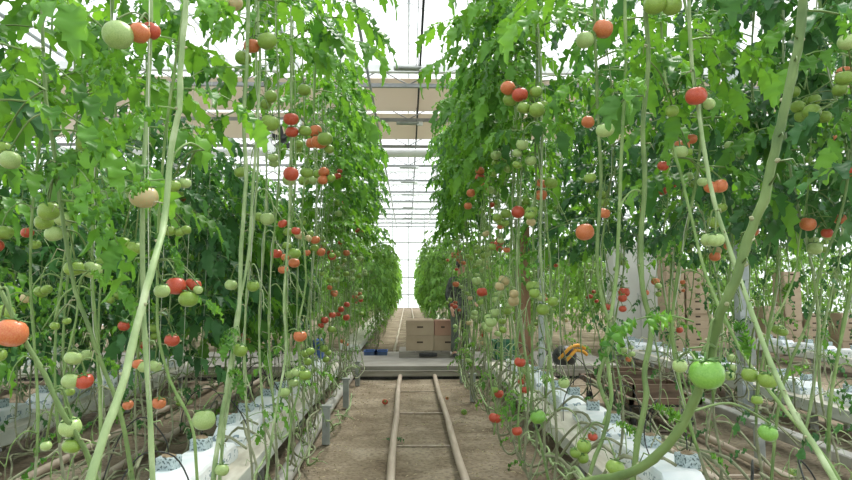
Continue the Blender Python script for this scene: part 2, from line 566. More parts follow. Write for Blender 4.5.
# steel columns
def column(x, y, lb, wd=0.10, box=False):
    t = thing('steel_column', lb, 'column', (x, y, 0))
    g = MB(); g.box((-wd / 2, -wd / 2, 0), (wd / 2, wd / 2, 5.72), 0, None, 0.006); build('post', g, M['metal'], t)
    g = MB(); g.box((-wd * .9, -wd * .9, 0), (wd * .9, wd * .9, 0.03)); build('base_plate', g, M['post'], t)
    if box:
        g = MB(); g.box((-0.085, -0.12, 0.55), (0.085, -0.052, 1.08), 0, None, 0.01); build('junction_box', g, M['post'], t)


column(P(541, 300, 9.8).x, 9.8, 'slim grey steel column between rows, seen right of the reddish board', 0.085)
column(P(742, 300, 7.55).x, 7.55, 'light grey steel column with a dark box, on right near second gutter', 0.13, True)

# circulation fan
fx = P(284, 138, 13.2)
t = thing('ventilation_fan', 'square white ventilation fan with black blades hanging above left rows', 'fan', fx)
g = MB()
hw, op = 0.36, 0.27
nseg = 24
vs, fs = [], []
for yy in (-0.10, 0.10):
    for k in range(nseg):
        a = 2 * PI * k / nseg
        c_, s_ = math.cos(a), math.sin(a)
        q = hw / max(abs(c_), abs(s_))
        vs += [(c_ * op, yy, s_ * op), (c_ * q, yy, s_ * q)]
for k in range(nseg):
    a, b = 2 * k, 2 * ((k + 1) % nseg)
    o = 2 * nseg
    fs += [(a, a + 1, b + 1, b), (o + a, o + b, o + b + 1, o + a + 1), (a + 1, o + a + 1, o + b + 1, b + 1), (a, b, o + b, o + a)]
g.add(vs, fs)
build('housing', g, M['white'], t)
for k in range(6):
    g = MB()
    a = k * PI / 3
    r = Matrix.Rotation(a, 4, 'Y')
    g.add([r @ Vector(p) for p in ((0.03, -.03, -.03), (0.24, -.05, -.09), (0.25, .03, .05), (0.03, .01, .04), (0.03, -.02, -.03), (0.24, -.04, -.09), (0.25, .04, .05), (0.03, .02, .04))],
          [(0, 1, 2, 3), (7, 6, 5, 4), (0, 4, 5, 1), (1, 5, 6, 2), (2, 6, 7, 3), (3, 7, 4, 0)])
    build('blade', g, M['dark'], t)
g = MB(); g.tube([(0, -.06, 0), (0, .09, 0)], 0.045, 10); build('hub', g, M['dark'], t)
g = MB()
for sx in (-.3, .3):
    g = MB(); g.tube([(sx, 0, hw - .01), (sx, .2, 5.75 - fx.z)], 0.008, 4); build('hanger', g, M['truss'], t)

# ------------------------------------------------------------------ rail tracks
def track(y0, y1, x0, x1, lb, ties, name='pipe_rail_track', z=0.055, r=0.033, wob=0.006):
    t = thing(name, lb, 'rail track', (0, y0, 0))
    for x in (x0, x1):
        g = MB()
        n = max(int((y1 - y0) / 0.8), 4)
        g.tube([(x + wob * math.sin(i * 1.7 + x), (y1 - y0) * i / n, z) for i in range(n + 1)], r, 8)
        build('rail', g, M['rail'], t)
    y = ties
    while y < y1 - y0 - .1:
        g = MB()
        g.box((x0, y - .014, 0.0), (x1, y + .014, 0.010), 0, None, 0.003)
        build('cross_tie', g, M['rail'], t)
        y += 1.55
    return t


track(0.6, PY0 - 0.09, -0.128, 0.42, 'dusty brown rails along the bare aisle floor up to the path', 0.75)
track(PY1 + .05, 46, -0.30, 0.25, 'thin brown rails continuing between far rows beyond the path', 1.0)
track(1.0, PY0 - 0.09, -2.80, -2.25, 'pale dusty rails in the next aisle to the left', 0.9, r=0.034)
track(1.0, PY0 - 0.09, 2.25, 2.80, 'pale dusty rails in the next aisle to the right', 0.9, r=0.034)

# ------------------------------------------------------------------ gutters, slabs, rockwool blocks
def gutter(xa, xb, y0, y1, z0, z1, lb, leg_step=1.76, first=0.6):
    t = thing('growing_gutter', lb, 'gutter', ((xa + xb) / 2, y0, 0))
    h = (xb - xa) / 2
    L = y1 - y0
    g = MB()
    prof = [(-h, z0 + .03), (-h, z1), (-h + .012, z1), (-h + .012, z1 - .02), (h - .012, z1 - .02), (h - .012, z1), (h, z1), (h, z0 + .03), (h - .05, z0), (-h + .05, z0)]
    vs = [(x, 0, z) for x, z in prof] + [(x, L, z) for x, z in prof]
    n = len(prof)
    for k in range(n):
        g.add([vs[k], vs[(k + 1) % n], vs[n + (k + 1) % n], vs[n + k]], [(3, 2, 1, 0)], 1 if k in (0, 6, 7, 9) else 0)
    g.add([vs[k] for k in range(n)], [tuple(range(n))], 1)
    g.add([vs[n + k] for k in range(n)], [tuple(range(n - 1, -1, -1))], 1)
    build('trough', g, [M['gutter'], M['gutter_side']], t)
    y = first
    while y < L:
        g = MB()
        g.box((-h * .7, y - .03, 0), (-h * .7 + .05, y + .03, z0), 0)
        g.box((h * .7 - .05, y - .03, 0), (h * .7, y + .03, z0), 0)
        g.box((-h * .75, y - .04, z0 - .02), (h * .75, y + .04, z0), 0)
        build('leg', g, M['post'], t)
        y += leg_step
    return t


def slab_mesh():
    g = MB()
    # soft film bag with folded ends
    L, W, H = 0.47, 0.105, 0.095
    ny, prof = 12, [(-1, .0), (-1.04, .35), (-1.02, .85), (-.95, 1.0), (-.3, 1.03), (.3, 1.03), (.95, 1.0), (1.02, .85), (1.04, .35), (1, .0)]
    vs, fs = [], []
    for j in range(ny + 1):
        t = -1 + 2 * j / ny
        e = 1 - 0.45 * max(0, (abs(t) - .90) / .10) ** 2
        for x, z in prof:
            wv = 1 + .03 * math.sin(j * 2.1 + x * 3)
            vs.append((x * W * wv, t * L, z * H * e * (1 + .04 * math.sin(j * 1.3 + x))))
    n = len(prof)
    for j in range(ny):
        for k in range(n):
            k2 = (k + 1) % n
            fs.append((j * n + k, j * n + k2, (j + 1) * n + k2, (j + 1) * n + k))
    fs.append(tuple(range(n)))
    fs.append(tuple(ny * n + k for k in range(n - 1, -1, -1)))
    g.add(vs, fs, 0, False)
    return g.mesh('growing_slab', [M['slab']])


def cube_meshes():
    g = MB(); g.box((-.055, -.055, 0), (.055, .055, .085), 0, None, .006)
    a = g.mesh('block', [M['cube']])
    g = MB()
    vs = [(0, 0, .105)]
    for k in range(12):
        an = 2 * PI * k / 12
        vs.append((.045 * math.cos(an), .045 * math.sin(an), .084 + .008 * math.sin(k * 2.3)))
    g.add(vs, [(0, 1 + k, 1 + (k + 1) % 12) for k in range(12)], 0, True)
    return a, g.mesh('rooting_mix', [M['cube_top']])


SLAB = slab_mesh()
CB, CT = cube_meshes()
drips = []
for k in range(3):
    g = MB()
    pts = smooth_pts([(0, 0, .0), (.02, .02, .10), (.09, .07 + .03 * k, .19 + .03 * k), (.20, .14, .16), (.27, .17, .02), (.285, .18 + .04 * k, -.14)], 4)
    g.tube(pts, .0042, 5)
    drips.append(g.mesh('drip_tube', [M['black_tube']]))


def furnish(side, xa, xb, y0, y1, z1, row, near, unique):
    """slabs in a line on the gutter, rockwool blocks on the slabs, black drip tubes into the blocks"""
    xc = (xa + xb) / 2
    y, k, c = y0, 0, 0
    rz = 0 if side > 0 else PI
    while y < y1 - .5:
        s = ob('growing_slab', SLAB, None, (xc + random.uniform(-.02, .02), y + .5, z1 - .02))
        s.rotation_euler = (0, 0, random.uniform(-.03, .03))
        s.scale = ((xb - xa) / .30 * 1.1, 1, 1.25)
        if k < unique:
            tag(s, 'white film growing slab on the %s, %s from the camera' % (row, ordn[k]), 'growing slab')
        else:
            tag(s, 'white growing slab in the far stretch of the %s' % row, 'growing slab', 'far slabs of the %s' % row)
        for q in range(2):
            yy = y + .25 + q * .5 + random.uniform(-.04, .04)
            b = thing('rockwool_block', 'pale blue-grey rooting block on a white slab of the %s' % row, 'rooting block',
                      (xc + random.uniform(-.04, .04) + .05 * side, yy, z1 + .085), random.uniform(-.3, .3), 'rooting blocks of the %s' % row)
            ob('block', CB, b); ob('rooting_mix', CT, b)
            if near and yy < 8.5:
                d = ob('drip_tube', drips[c % 3], None, (b.location.x, yy, z1 + .18))
                d.rotation_euler = (0, 0, rz + PI * (c % 2) + random.uniform(-.7, .7))
                tag(d, 'thin black drip tube arching over the %s' % row, 'drip tube', 'black drip tubes of the %s' % row)
            c += 1
        y += 1.27
        k += 1


G = {
    'L1': (-1.52, -1.02, 0.9, 10.2, .16, .30, 'left gutter beside the central aisle'),
    'R1': (1.22, 1.82, 0.9, 10.2, .16, .30, 'right gutter beside the central aisle'),
    'L2': (-3.75, -3.18, 3.6, 10.2, .18, .32, 'second gutter to the left'),
    'R2': (4.05, 4.62, 4.2, 12.7, .18, .32, 'second gutter to the right'),
    'L3': (-5.95, -5.4, 6.5, 10.2, .18, .32, 'third gutter to the left'),
    'R3': (7.1, 7.7, 7.2, 13.3, .18, .32, 'third gutter to the right'),
    'R4': (10.0, 10.6, 12.5, 20.0, .18, .32, 'fourth gutter to the right'),
}
for k, (xa, xb, y0, y1, z0, z1, nm) in G.items():
    gutter(xa, xb, y0, y1, z0, z1, 'long dusty white ' + nm)
    sd = 1 if k[0] == 'R' else -1
    off = .06 * sd
    wd = (xb - xa) / 2
    furnish(sd, (xa + xb) / 2 - .16 + off, (xa + xb) / 2 + .16 + off, y0 + .15, y1, z1, nm, k[1] == '1', 7 if k[1] == '1' else 3)
# far gutters beyond the path
for xa, xb, lb in ((-1.4, -.95, 'far left gutter beside the aisle beyond the path'), (.95, 1.4, 'far right gutter beside the aisle beyond the path')):
    gutter(xa, xb, PY1 + .5, 44, .18, .32, 'long pale ' + lb, 2.5)

g = MB(); g.tube(smooth_pts([(-.90, 1.6, .09), (-.89, 4, .075), (-.91, 7, .08), (-.90, 10.2, .075)], 5), .06, 10)
tag(build('drain_pipe', g, M['pipe_grey']), 'fat grey drain pipe on the soil below the left gutter', 'pipe')
g = MB(); g.tube(smooth_pts([(2.0, 1.6, .09), (1.98, 5, .08), (2.0, 10.2, .08)], 5), .055, 10)
tag(build('drain_pipe', g, M['pipe_grey']), 'grey drain pipe on the soil behind the right gutter', 'pipe')
g = MB(); g.box((3.30, 2.2, .10), (3.42, 10.2, .19), 0, None, .01)
tag(build('drain_channel', g, M['pipe_grey']), 'grey open channel between right rails and second right gutter', 'channel')

# short stake posts at the aisle edge
g = MB(); g.box((-.035, -.03, 0), (.035, .03, .34), 0, None, .006)
g.box((-.05, -.035, .34), (.05, .035, .36), 0)
SP = g.mesh('stake_post', [M['post']])
for x, y, lb in ((-.76, 6.1, 'short grey post left of the aisle, nearest of the left ones'),
                 (-.75, 7.9, 'short grey post left of the aisle, middle of the left ones'),
                 (-.75, 9.7, 'short grey post left of the aisle, close to the path'),
                 (.83, 8.3, 'short grey post at the right edge of the aisle, near rails'),
                 (.83, 9.9, 'short grey post right of the aisle, close to the path')):
    tag(ob('stake_post', SP, None, (x, y, 0)), lb, 'post')
for x, y, lb in ((P(757, 380, 5.2).x, 5.2, 'grey post standing in the right-hand neighbouring aisle'), (3.05, 4.2, 'low grey post beside the channel in right-hand aisle')):
    tag(ob('stake_post', SP, None, (x, y, 0)), lb, 'post')

# ------------------------------------------------------------------ tomato plant kit
def prof_tom():
    return [(0.0, .60), (.18, .70), (.40, .76), (.65, .70), (.86, .50), (.98, .18), (1.0, -.08), (.93, -.36), (.76, -.60), (.50, -.76), (.2, -.83), (0.0, -.83)]


TKINDS = {'red': 't_red', 'orange': 't_orange', 'blush': 't_blush', 'green': 't_green', 'pale': 't_pale', 'bright': 't_bright'}
TLAB = {'red': 'ripe red tomato', 'orange': 'orange ripening tomato', 'blush': 'pale tomato with a peach blush', 'green': 'unripe green tomato', 'pale': 'pale green unripe tomato', 'bright': 'big bright green tomato'}
TOM, TOMLO = {}, {}
for k, mk in TKINDS.items():
    g = MB(); g.lathe(prof_tom(), 20, lob=5, amp=.018); TOM[k] = g.mesh('tomato', [M[mk]])
    g = MB(); g.lathe(prof_tom()[::1], 9); TOMLO[k] = g.mesh('tomato', [M[mk]])
g = MB()
for k in range(5):
    a = 2 * PI * k / 5
    r = Matrix.Rotation(a, 4, 'Z')
    g.add([r @ Vector(p) for p in ((0, -.07, .73), (.35, -.13, .82), (.78, -.05, .74), (.98, .0, .86), (.78, .05, .74), (.35, .13, .82), (0, .07, .73), (.35, 0, .87), (.35, 0, .79))],
          [(0, 1, 7), (1, 2, 7), (2, 3, 7), (3, 4, 7), (4, 5, 7), (5, 6, 7), (6, 0, 7), (1, 0, 8), (2, 1, 8), (3, 2, 8), (4, 3, 8), (5, 4, 8), (6, 5, 8)], 0, True)
g.tube([(0, 0, .72), (.03, 0, .95), (.1, .02, 1.2)], [.08, .07, .07], 5)
CALYX = g.mesh('calyx', [M['calyx']])


def tomato(parent, kind, loc, r, hi=True, tilt=None):
    o = ob('tomato', (TOM if hi else TOMLO)[kind], parent, loc, TLAB[kind])
    o.scale = (r, r, r * random.uniform(.92, 1.05))
    o.rotation_euler = tilt or (random.uniform(-.35, .35), random.uniform(-.35, .35), random.uniform(0, 6))
    if hi:
        ob('calyx', CALYX, o)
    return o


def leaflet(mb, M4, L, W, mi=0, droop=.25, fold=.18, teeth=3):
    """a toothed, folded and drooping tomato leaflet along local +X"""
    n = teeth * 2 + 2
    mid, lf, rt = [], [], []
    for i in range(n + 1):
        t = i / n
        x = t * L
        z = -droop * L * t * t
        wv = W * .50 * math.sin(PI * min(t + .03, 1) ** .78) ** .85
        if i % 2 == 1:
            wv *= 1.13
            xo = .05 * L
        else:
            wv *= .78
            xo = -.03 * L
        if i == n:
            wv = 0
        mid.append(M4 @ Vector((x, 0, z)))
        if i < n:
            lf.append(M4 @ Vector((x + xo, wv, z + fold * wv - .012 * math.sin(i * 2.1))))
            rt.append(M4 @ Vector((x + xo, -wv, z + fold * wv + .010 * math.sin(i * 1.7))))
    vs = mid + lf + rt
    a, b = n + 1, 2 * n + 1
    fs = []
    for i in range(n - 1):
        fs.append((i, i + 1, a + i + 1, a + i))
        fs.append((i + 1, i, b + i, b + i + 1))
    fs.append((n - 1, n, a + n - 1))
    fs.append((n, n - 1, b + n - 1))
    mb.add(vs, fs, mi, True)


def leaf(mb, org, yaw, elev, L, rnd, mi=0, smi=1, dens=3, teeth=3, wid=1.0, sag=.9):
    """a compound tomato leaf: a sagging rachis with paired leaflets and an end leaflet"""
    org = Vector(org)
    dirh = Vector((math.cos(yaw), math.sin(yaw), 0))
    pts, tang = [], []
    n = 7
    p = org.copy()
    for i in range(n + 1):
        t = i / n
        e = elev - sag * t * 1.3
        d = dirh * math.cos(e) + Vector((0, 0, 1)) * math.sin(e)
        pts.append(p.copy()); tang.append(d)
        p = p + d * (L / n)
    mb.tube(pts, [L * .011 * (1.15 - .75 * i / n) for i in range(n + 1)], 3, smi, False)
    def place(i, sgn, ang, l, ww):
        d = tang[min(i, n)]
        side = Vector((-math.sin(yaw), math.cos(yaw), 0)) * sgn
        x = (d * math.cos(ang) + side * math.sin(ang)).normalized()
        x = (x + Vector((0, 0, -rnd.uniform(.05, .5)))).normalized()
        up = Vector((rnd.uniform(-.35, .35), rnd.uniform(-.35, .35), 1))
        y = up.cross(x).normalized()
        z = x.cross(y)
        m4 = Matrix(((x.x, y.x, z.x, pts[i].x), (x.y, y.y, z.y, pts[i].y), (x.z, y.z, z.z, pts[i].z), (0, 0, 0, 1)))
        leaflet(mb, m4, l, ww, mi, rnd.uniform(.15, .6), rnd.uniform(.05, .4), teeth)
    place(n, 1, 0, L * rnd.uniform(.36, .44), L * .22 * wid)
    idx = {5: [6, 5, 4, 3, 2], 4: [6, 5, 3, 2], 3: [6, 4, 2], 2: [5, 3]}[dens]
    for q, i in enumerate(idx):
        l = L * (.34, .31, .28, .24, .2)[q] * rnd.uniform(.9, 1.1)
        for sgn in (1, -1):
            place(i, sgn, rnd.uniform(.75, 1.15), l, l * .47 * wid)


def vine_parts(seed, z_leaf0, z_top, base_run=True, low_shoots=1, r0=.0075, nleaf=None, leafL=(.30, .44), bias=None, dens=3, teeth=3, clusters=(1.0, 2.9, 6), lean=0.0, wig=.045, twigs=26):
    """meshes of one plant in local space: +X is towards the gutter, Z up; returns stem, foliage, twine and fruit spots"""
    rnd = random.Random(seed)
    st, fo, tw = MB(), MB(), MB()
    ctrl = []
    if base_run == 'short':
        ctrl += [(.52, -.45, .46), (.42, -.40, .50), (.30, -.30, .36), (.16 + rnd.uniform(-.04, .04), -.2, .16), (.05, -.10 + rnd.uniform(-.05, .05), .09), (-.01, -.02, .2)]
    elif base_run:
        ctrl += [(.30, -1.0 - rnd.uniform(0, .4), .44), (.20, -.95, .43), (.10, -.8, .27), (.03 + rnd.uniform(-.03, .05), -.6, .15 + rnd.uniform(0, .08)), (-.02 + rnd.uniform(-.05, .05), -.42, .10 + rnd.uniform(0, .12)), (rnd.uniform(-.05, .05), -.25, .12 + rnd.uniform(0, .12)), (0, -.1, .22)]
    else:
        ctrl += [(0, 0, .02)]
    z = .38
    ph = rnd.uniform(0, 6)
    top = Vector((lean + rnd.uniform(-.05, .05), rnd.uniform(-.12, .12), z_top))
    while z < z_top:
        t = z / z_top
        a = wig * (1 - t * .75)
        ctrl.append((top.x * t + a * math.sin(z * 3.1 + ph), top.y * t + a * math.cos(z * 2.6 + ph * 1.7), z))
        z += rnd.uniform(.20, .34)
    ctrl.append(tuple(top))
    pts = smooth_pts(ctrl, 3)
    k = len(pts)
    rad = [r0 * (1.1 - .55 * i / k) for i in range(k)]
    # swollen nodes where old leaves were taken off
    for i in range(3, k - 2, 4):
        rad[i] *= 1.35
    low = [i for i, p in enumerate(pts) if p.z < .75]
    cut = max(low[-1], 3) if low else 3
    st.tube(pts[:cut + 1], rad[:cut + 1], 6, 1)
    st.tube(pts[cut:], rad[cut:], 6, 0)
    def at(z):
        best = min(range(6 if base_run else 0, k), key=lambda i: abs(pts[i].z - z) + (0 if i > 12 or not base_run else .3))
        return pts[best]
    # dry side twigs and old fruit stalks left on the bare part
    for i in range(twigs):
        o = at(rnd.uniform(.15, z_leaf0))
        a = rnd.uniform(0, 6.28)
        d = Vector((math.cos(a), math.sin(a), rnd.uniform(-.5, .7)))
        L = rnd.uniform(.025, .09)
        q1 = o + d * L * .6 + Vector((0, 0, .01))
        q2 = q1 + Vector((d.x * .3, d.y * .3, -1)) * L * rnd.uniform(.2, .8)
        st.tube([o, q1, q2], [.0026, .0022, .0014], 3, rnd.randrange(2), False)
    # trusses of fruit
    spots = []
    z = clusters[0] + rnd.uniform(0, .3)
    for _ in range(clusters[2]):
        if z > clusters[1]:
            break
        o = at(z)
        yaw = rnd.choice([rnd.uniform(2.2, 4.1), rnd.uniform(0, 6.28)])
        d = Vector((math.cos(yaw), math.sin(yaw), 0))
        L = rnd.uniform(.07, .13)
        tp = [o, o + d * L * .5 + Vector((0, 0, .02)), o + d * L + Vector((0, 0, -.03)), o + d * (L + .02) + Vector((0, 0, -.12))]
        tp = smooth_pts(tp, 3)
        st.tube(tp, [.0042 - .0015 * i / len(tp) for i in range(len(tp))], 4, 0)
        nf = rnd.choice([1, 2, 2, 3, 4])
        cl = []
        for q in range(nf):
            for _try in range(12):
                r = rnd.uniform(.026, .041)
                c = tp[-1] + Vector((rnd.uniform(-.06, .06), rnd.uniform(-.06, .06), -.01 - q * .038 + rnd.uniform(-.02, .02)))
                if all((c - e[0]).length > (r + e[1]) * .93 for e in cl):
                    break
            cl.append((c, r))
            e = c + Vector((0, 0, r * .8))
            st.tube([tp[-3 if q else -1], (tp[-2] + e) * .5 + Vector((0, 0, .012)), e], .0026, 4, 0)
        spots.append(cl)
        z += rnd.uniform(.22, .48)
    # leaves
    if nleaf is None:
        nleaf = int((z_top - z_leaf0) / .075)
    for i in range(nleaf):
        z = z_leaf0 + (z_top - z_leaf0) * ((i + rnd.random()) / nleaf)
        o = at(z)
        yaw = i * 2.4 + rnd.uniform(-.5, .5)
        if bias is not None and rnd.random() < .35:
            yaw = bias + rnd.uniform(-.6, .6)
        leaf(fo, o, yaw, rnd.uniform(-.1, .75), rnd.uniform(*leafL), rnd, 0, 1, dens, teeth)
    for i in range(low_shoots):
        z = rnd.uniform(.2, z_leaf0)
        leaf(fo, at(z), rnd.uniform(0, 6.28), rnd.uniform(-.2, .6), rnd.uniform(.10, .2), rnd, 0, 1, 2, 2)
    # twine from the wire down, wound once or twice about the stem
    n = 14
    tp = []
    for i in range(n + 1):
        z = z_top + .25 - (z_top - .65) * i / n
        q = at(min(z, z_top))
        tp.append(Vector((q.x + .012 * math.cos(i * 1.9), q.y + .012 * math.sin(i * 1.9), z)))
    tw.tube(tp, .0022, 3)
    return st, fo, tw, spots


ANY = None


def ripeness(rnd, z):
    u = rnd.random()
    if z < 1.9:
        return 'red' if u < .13 else 'orange' if u < .28 else 'blush' if u < .34 else 'pale' if u < .58 else 'green'
    return 'red' if u < .08 else 'orange' if u < .18 else 'pale' if u < .4 else 'green'


def variant(seed, leafmat='leaf', **kw):
    st, fo, tw, spots = vine_parts(seed, **kw)
    return (st.mesh('stem', [M['stem_pale'] if seed % 3 == 0 else M['stem'], M['stem_brown']]),
            fo.mesh('foliage', [M[leafmat], M['stem']]),
            tw.mesh('support_twine', [M['twine']]), spots)


def plant(var, loc, rz, label, group, sc=(1, 1, 1), hi=True, rnd=random, tw=True, keep=1.0):
    st, fo, twm, spots = var
    t = thing('tomato_vine', label, 'tomato vine', loc, rz, group)
    t.scale = sc
    ob('stem', st, t)
    ob('foliage', fo, t)
    if tw:
        ob('support_twine', twm, t)
    for cl in spots:
        if rnd.random() > keep * (.22 if cl[0][0].z < 1.0 else .6 if cl[0][0].z < 1.5 else 1):
            continue
        base = ripeness(rnd, cl[0][0].z)
        for c, r in cl:
            k = base if rnd.random() < .65 else ripeness(rnd, c.z)
            tomato(t, k, c, r, hi)
    return t


# aisle-side line of the two central rows: bare below, leafy and leaning into the aisle above
AV = [variant(100 + i, z_leaf0=random.uniform(1.95, 2.35), z_top=random.uniform(3.65, 4.05), bias=PI, lean=-.10, low_shoots=3, dens=4, leafL=(.28, .42), clusters=(.45, 3.0, 7)) for i in range(6)]
AT = [variant(150 + i, z_leaf0=2.95, z_top=3.8, nleaf=7, low_shoots=2, dens=4, clusters=(.5, 3.0, 6)) for i in range(2)]
# outer line of the same rows and of the second rows
BV = [variant(200 + i, leafmat='leaf' if i % 2 else 'leaf_deep', z_leaf0=random.uniform(1.7, 2.2), z_top=random.uniform(3.6, 4.0), low_shoots=5, wig=.085, r0=.0088, dens=4, leafL=(.30, .46), clusters=(.5, 3.0, 7)) for i in range(5)]
# bushy rows to the left
CV = [variant(300 + i, leafmat='leaf' if i % 2 else 'leaf_deep', z_leaf0=random.uniform(.85, 1.1), z_top=random.uniform(2.6, 2.9), low_shoots=1, leafL=(.32, .48), base_run=True, clusters=(.7, 2.2, 5), nleaf=36) for i in range(4)]
# younger plants beyond the path
FV = [variant(400 + i, leafmat='leaf_far', z_leaf0=random.uniform(.95, 1.25), z_top=random.uniform(2.4, 2.75), low_shoots=9, twigs=50, leafL=(.32, .46), bias=PI, base_run=False, clusters=(.6, 1.6, 2), nleaf=26, teeth=2, r0=.006) for i in range(4)]

BL = [variant(250 + i, leafmat='leaf' if i % 2 else 'leaf_deep', z_leaf0=2.0, z_top=3.6, nleaf=11, low_shoots=4, dens=4, leafL=(.34, .5), clusters=(.5, 3.0, 6)) for i in range(4)]
AR = [variant(170 + i, z_leaf0=random.uniform(1.95, 2.35), z_top=random.uniform(3.65, 4.05), bias=PI, lean=-.10, low_shoots=3, dens=4, base_run='short', leafL=(.28, .42), r0=.0088, wig=.05, clusters=(.45, 3.0, 7)) for i in range(6)]
rr = random.Random(11)
nl = 0
# central rows, aisle side
for side in (-1, 1):
    y = 3.55 if side < 0 else 3.85
    nm = 'left' if side < 0 else 'right'
    k = 0
    while y < 10.25:
        far = y > 6.6
        lb = ('slender tomato vine in the %s aisle-side line, %s' % (nm, 'far stretch towards the path' if far else 'behind thick near stems'))
        plant(AT[k % 2] if (side < 0 and y < 5.9) else (AV if side < 0 else AR)[rr.randrange(6)], (side * (.80 + rr.uniform(-.07, .09)) + (.03 if side > 0 else -.06), y, 0), (0 if side > 0 else PI) + rr.uniform(-.35, .35), lb,
              '%s aisle-side vines, %s' % (nm, 'far stretch' if far else 'middle stretch'),
              (1, 1, rr.uniform(.93, 1.06)), True, rr, True, .55)
        y += rr.uniform(.24, .36)
        k += 1
# central rows, outer side
for side in (-1, 1):
    x0 = -1.75 if side < 0 else 2.05
    nm = 'left' if side < 0 else 'right'
    y = 2.5 if side < 0 else 2.9
    while y < 10.2:
        far = y > 6
        plant(CV[rr.randrange(4)] if (side < 0 and y > 4.9) else (BL[rr.randrange(4)] if side < 0 else BV[rr.randrange(5)]), (x0 + rr.uniform(-.1, .1), y, 0), (PI if side > 0 else 0) + rr.uniform(-.4, .4),
              'leafy tomato vine on the outer side of the %s central gutter, %s' % (nm, 'far part' if far else 'near part'),
              'outer line of the %s central row, %s' % (nm, 'far part' if far else 'near part'), (1, 1, rr.uniform(.93, 1.05)), y < 7, rr, side > 0, .4)
        y += rr.uniform(.30, .44)
# second and third rows
for nm, xa, y0, vs_, cnt in (('second row to the left, its nearer line', -3.05, 4.3, CV, .42), ('second row to the left, its farther line', -3.95, 5.2, CV, .5),
                             ('third row to the left', -5.6, 7.6, CV, .6),
                             ('second row to the right, its nearer line', 3.95, 5.2, BV, .42), ('second row to the right, its farther line', 4.8, 6.2, BV, .5),
                             ('third row to the right', 7.3, 9.3, BV, .5)):
    y = y0
    while y < 10.2:
        left = xa < 0
        plant(vs_[rr.randrange(len(vs_))], (xa + rr.uniform(-.1, .1), y, 0), rr.uniform(0, 6.28),
              ('bushy dark green' if left else 'tall leafy') + ' tomato vine in the ' + nm, 'vines of the ' + nm, (1, 1, rr.uniform(.95, 1.1)), False, rr, not left, .35)
        y += cnt * rr.uniform(.8, 1.2)
# rows beyond the path beside the central aisle
for side in (-1, 1):
    y = PY1 + .7
    nm = 'left' if side < 0 else 'right'
    while y < 42:
        plant(FV[rr.randrange(4)], (side * (.80 + rr.uniform(-.08, .12)), y, 0), (0 if side > 0 else PI) + rr.uniform(-.5, .5),
              'short bright green tomato vine beyond the path, %s of the far rails' % nm, 'far vines %s of the rails' % nm, (1, 1, rr.uniform(.9, 1.08)), False, rr, False, .6)
        y += .45 + (y - PY1) * .035
# the hundreds of plants further out beyond the path
def merged(seed, xs_, ys, leafm):
    rnd = random.Random(seed)
    big = MB()
    kit = []
    for i in range(3):
        st, fo, tw, sp = vine_parts(900 + seed * 10 + i, z_leaf0=.7, z_top=2.7, base_run=False, low_shoots=0, leafL=(.38, .55), nleaf=20, dens=2, teeth=2, clusters=(.6, 1.6, 0), r0=.006)
        kit.append((st, fo))
    for x in xs_:
        y = ys[0] + rnd.uniform(0, .5)
        while y < ys[1]:
            st, fo = kit[rnd.randrange(3)]
            m = Matrix.Translation((x + rnd.uniform(-.15, .15), y, 0)) @ Matrix.Rotation(rnd.uniform(0, 6.28), 4, 'Z') @ Matrix.Diagonal((1, 1, rnd.uniform(.85, 1.15), 1))
            for src, mi in ((st, 1), (fo, 0)):
                o = len(big.v)
                big.v.extend(tuple(m @ Vector(v)) for v in src.v)
                big.f.extend(tuple(i + o for i in f) for f in src.f)
                big.m.extend([mi if mi else a for a in src.m])
                big.sm.extend(src.sm)
            y += .62 + (y - ys[0]) * .02
    return big


o = build('distant_tomato_planting', merged(1, (-8.6, -6.9, -5.4, -4.0, -2.6, -1.6), (13.6, 40), 'leaf_far'), [M['leaf_far'], M['stem']])
tag(o, 'mass of far green tomato plants beyond the path on the left', 'tomato plants', None, 'stuff')
o = build('distant_tomato_planting', merged(2, (1.75, 2.9, 4.3, 5.8, 7.4, 9.2, 11.2, 13.4), (13.8, 40), 'leaf_far'), [M['leaf_far'], M['stem']])
tag(o, 'mass of far green tomato plants beyond the path on the right', 'tomato plants', None, 'stuff')

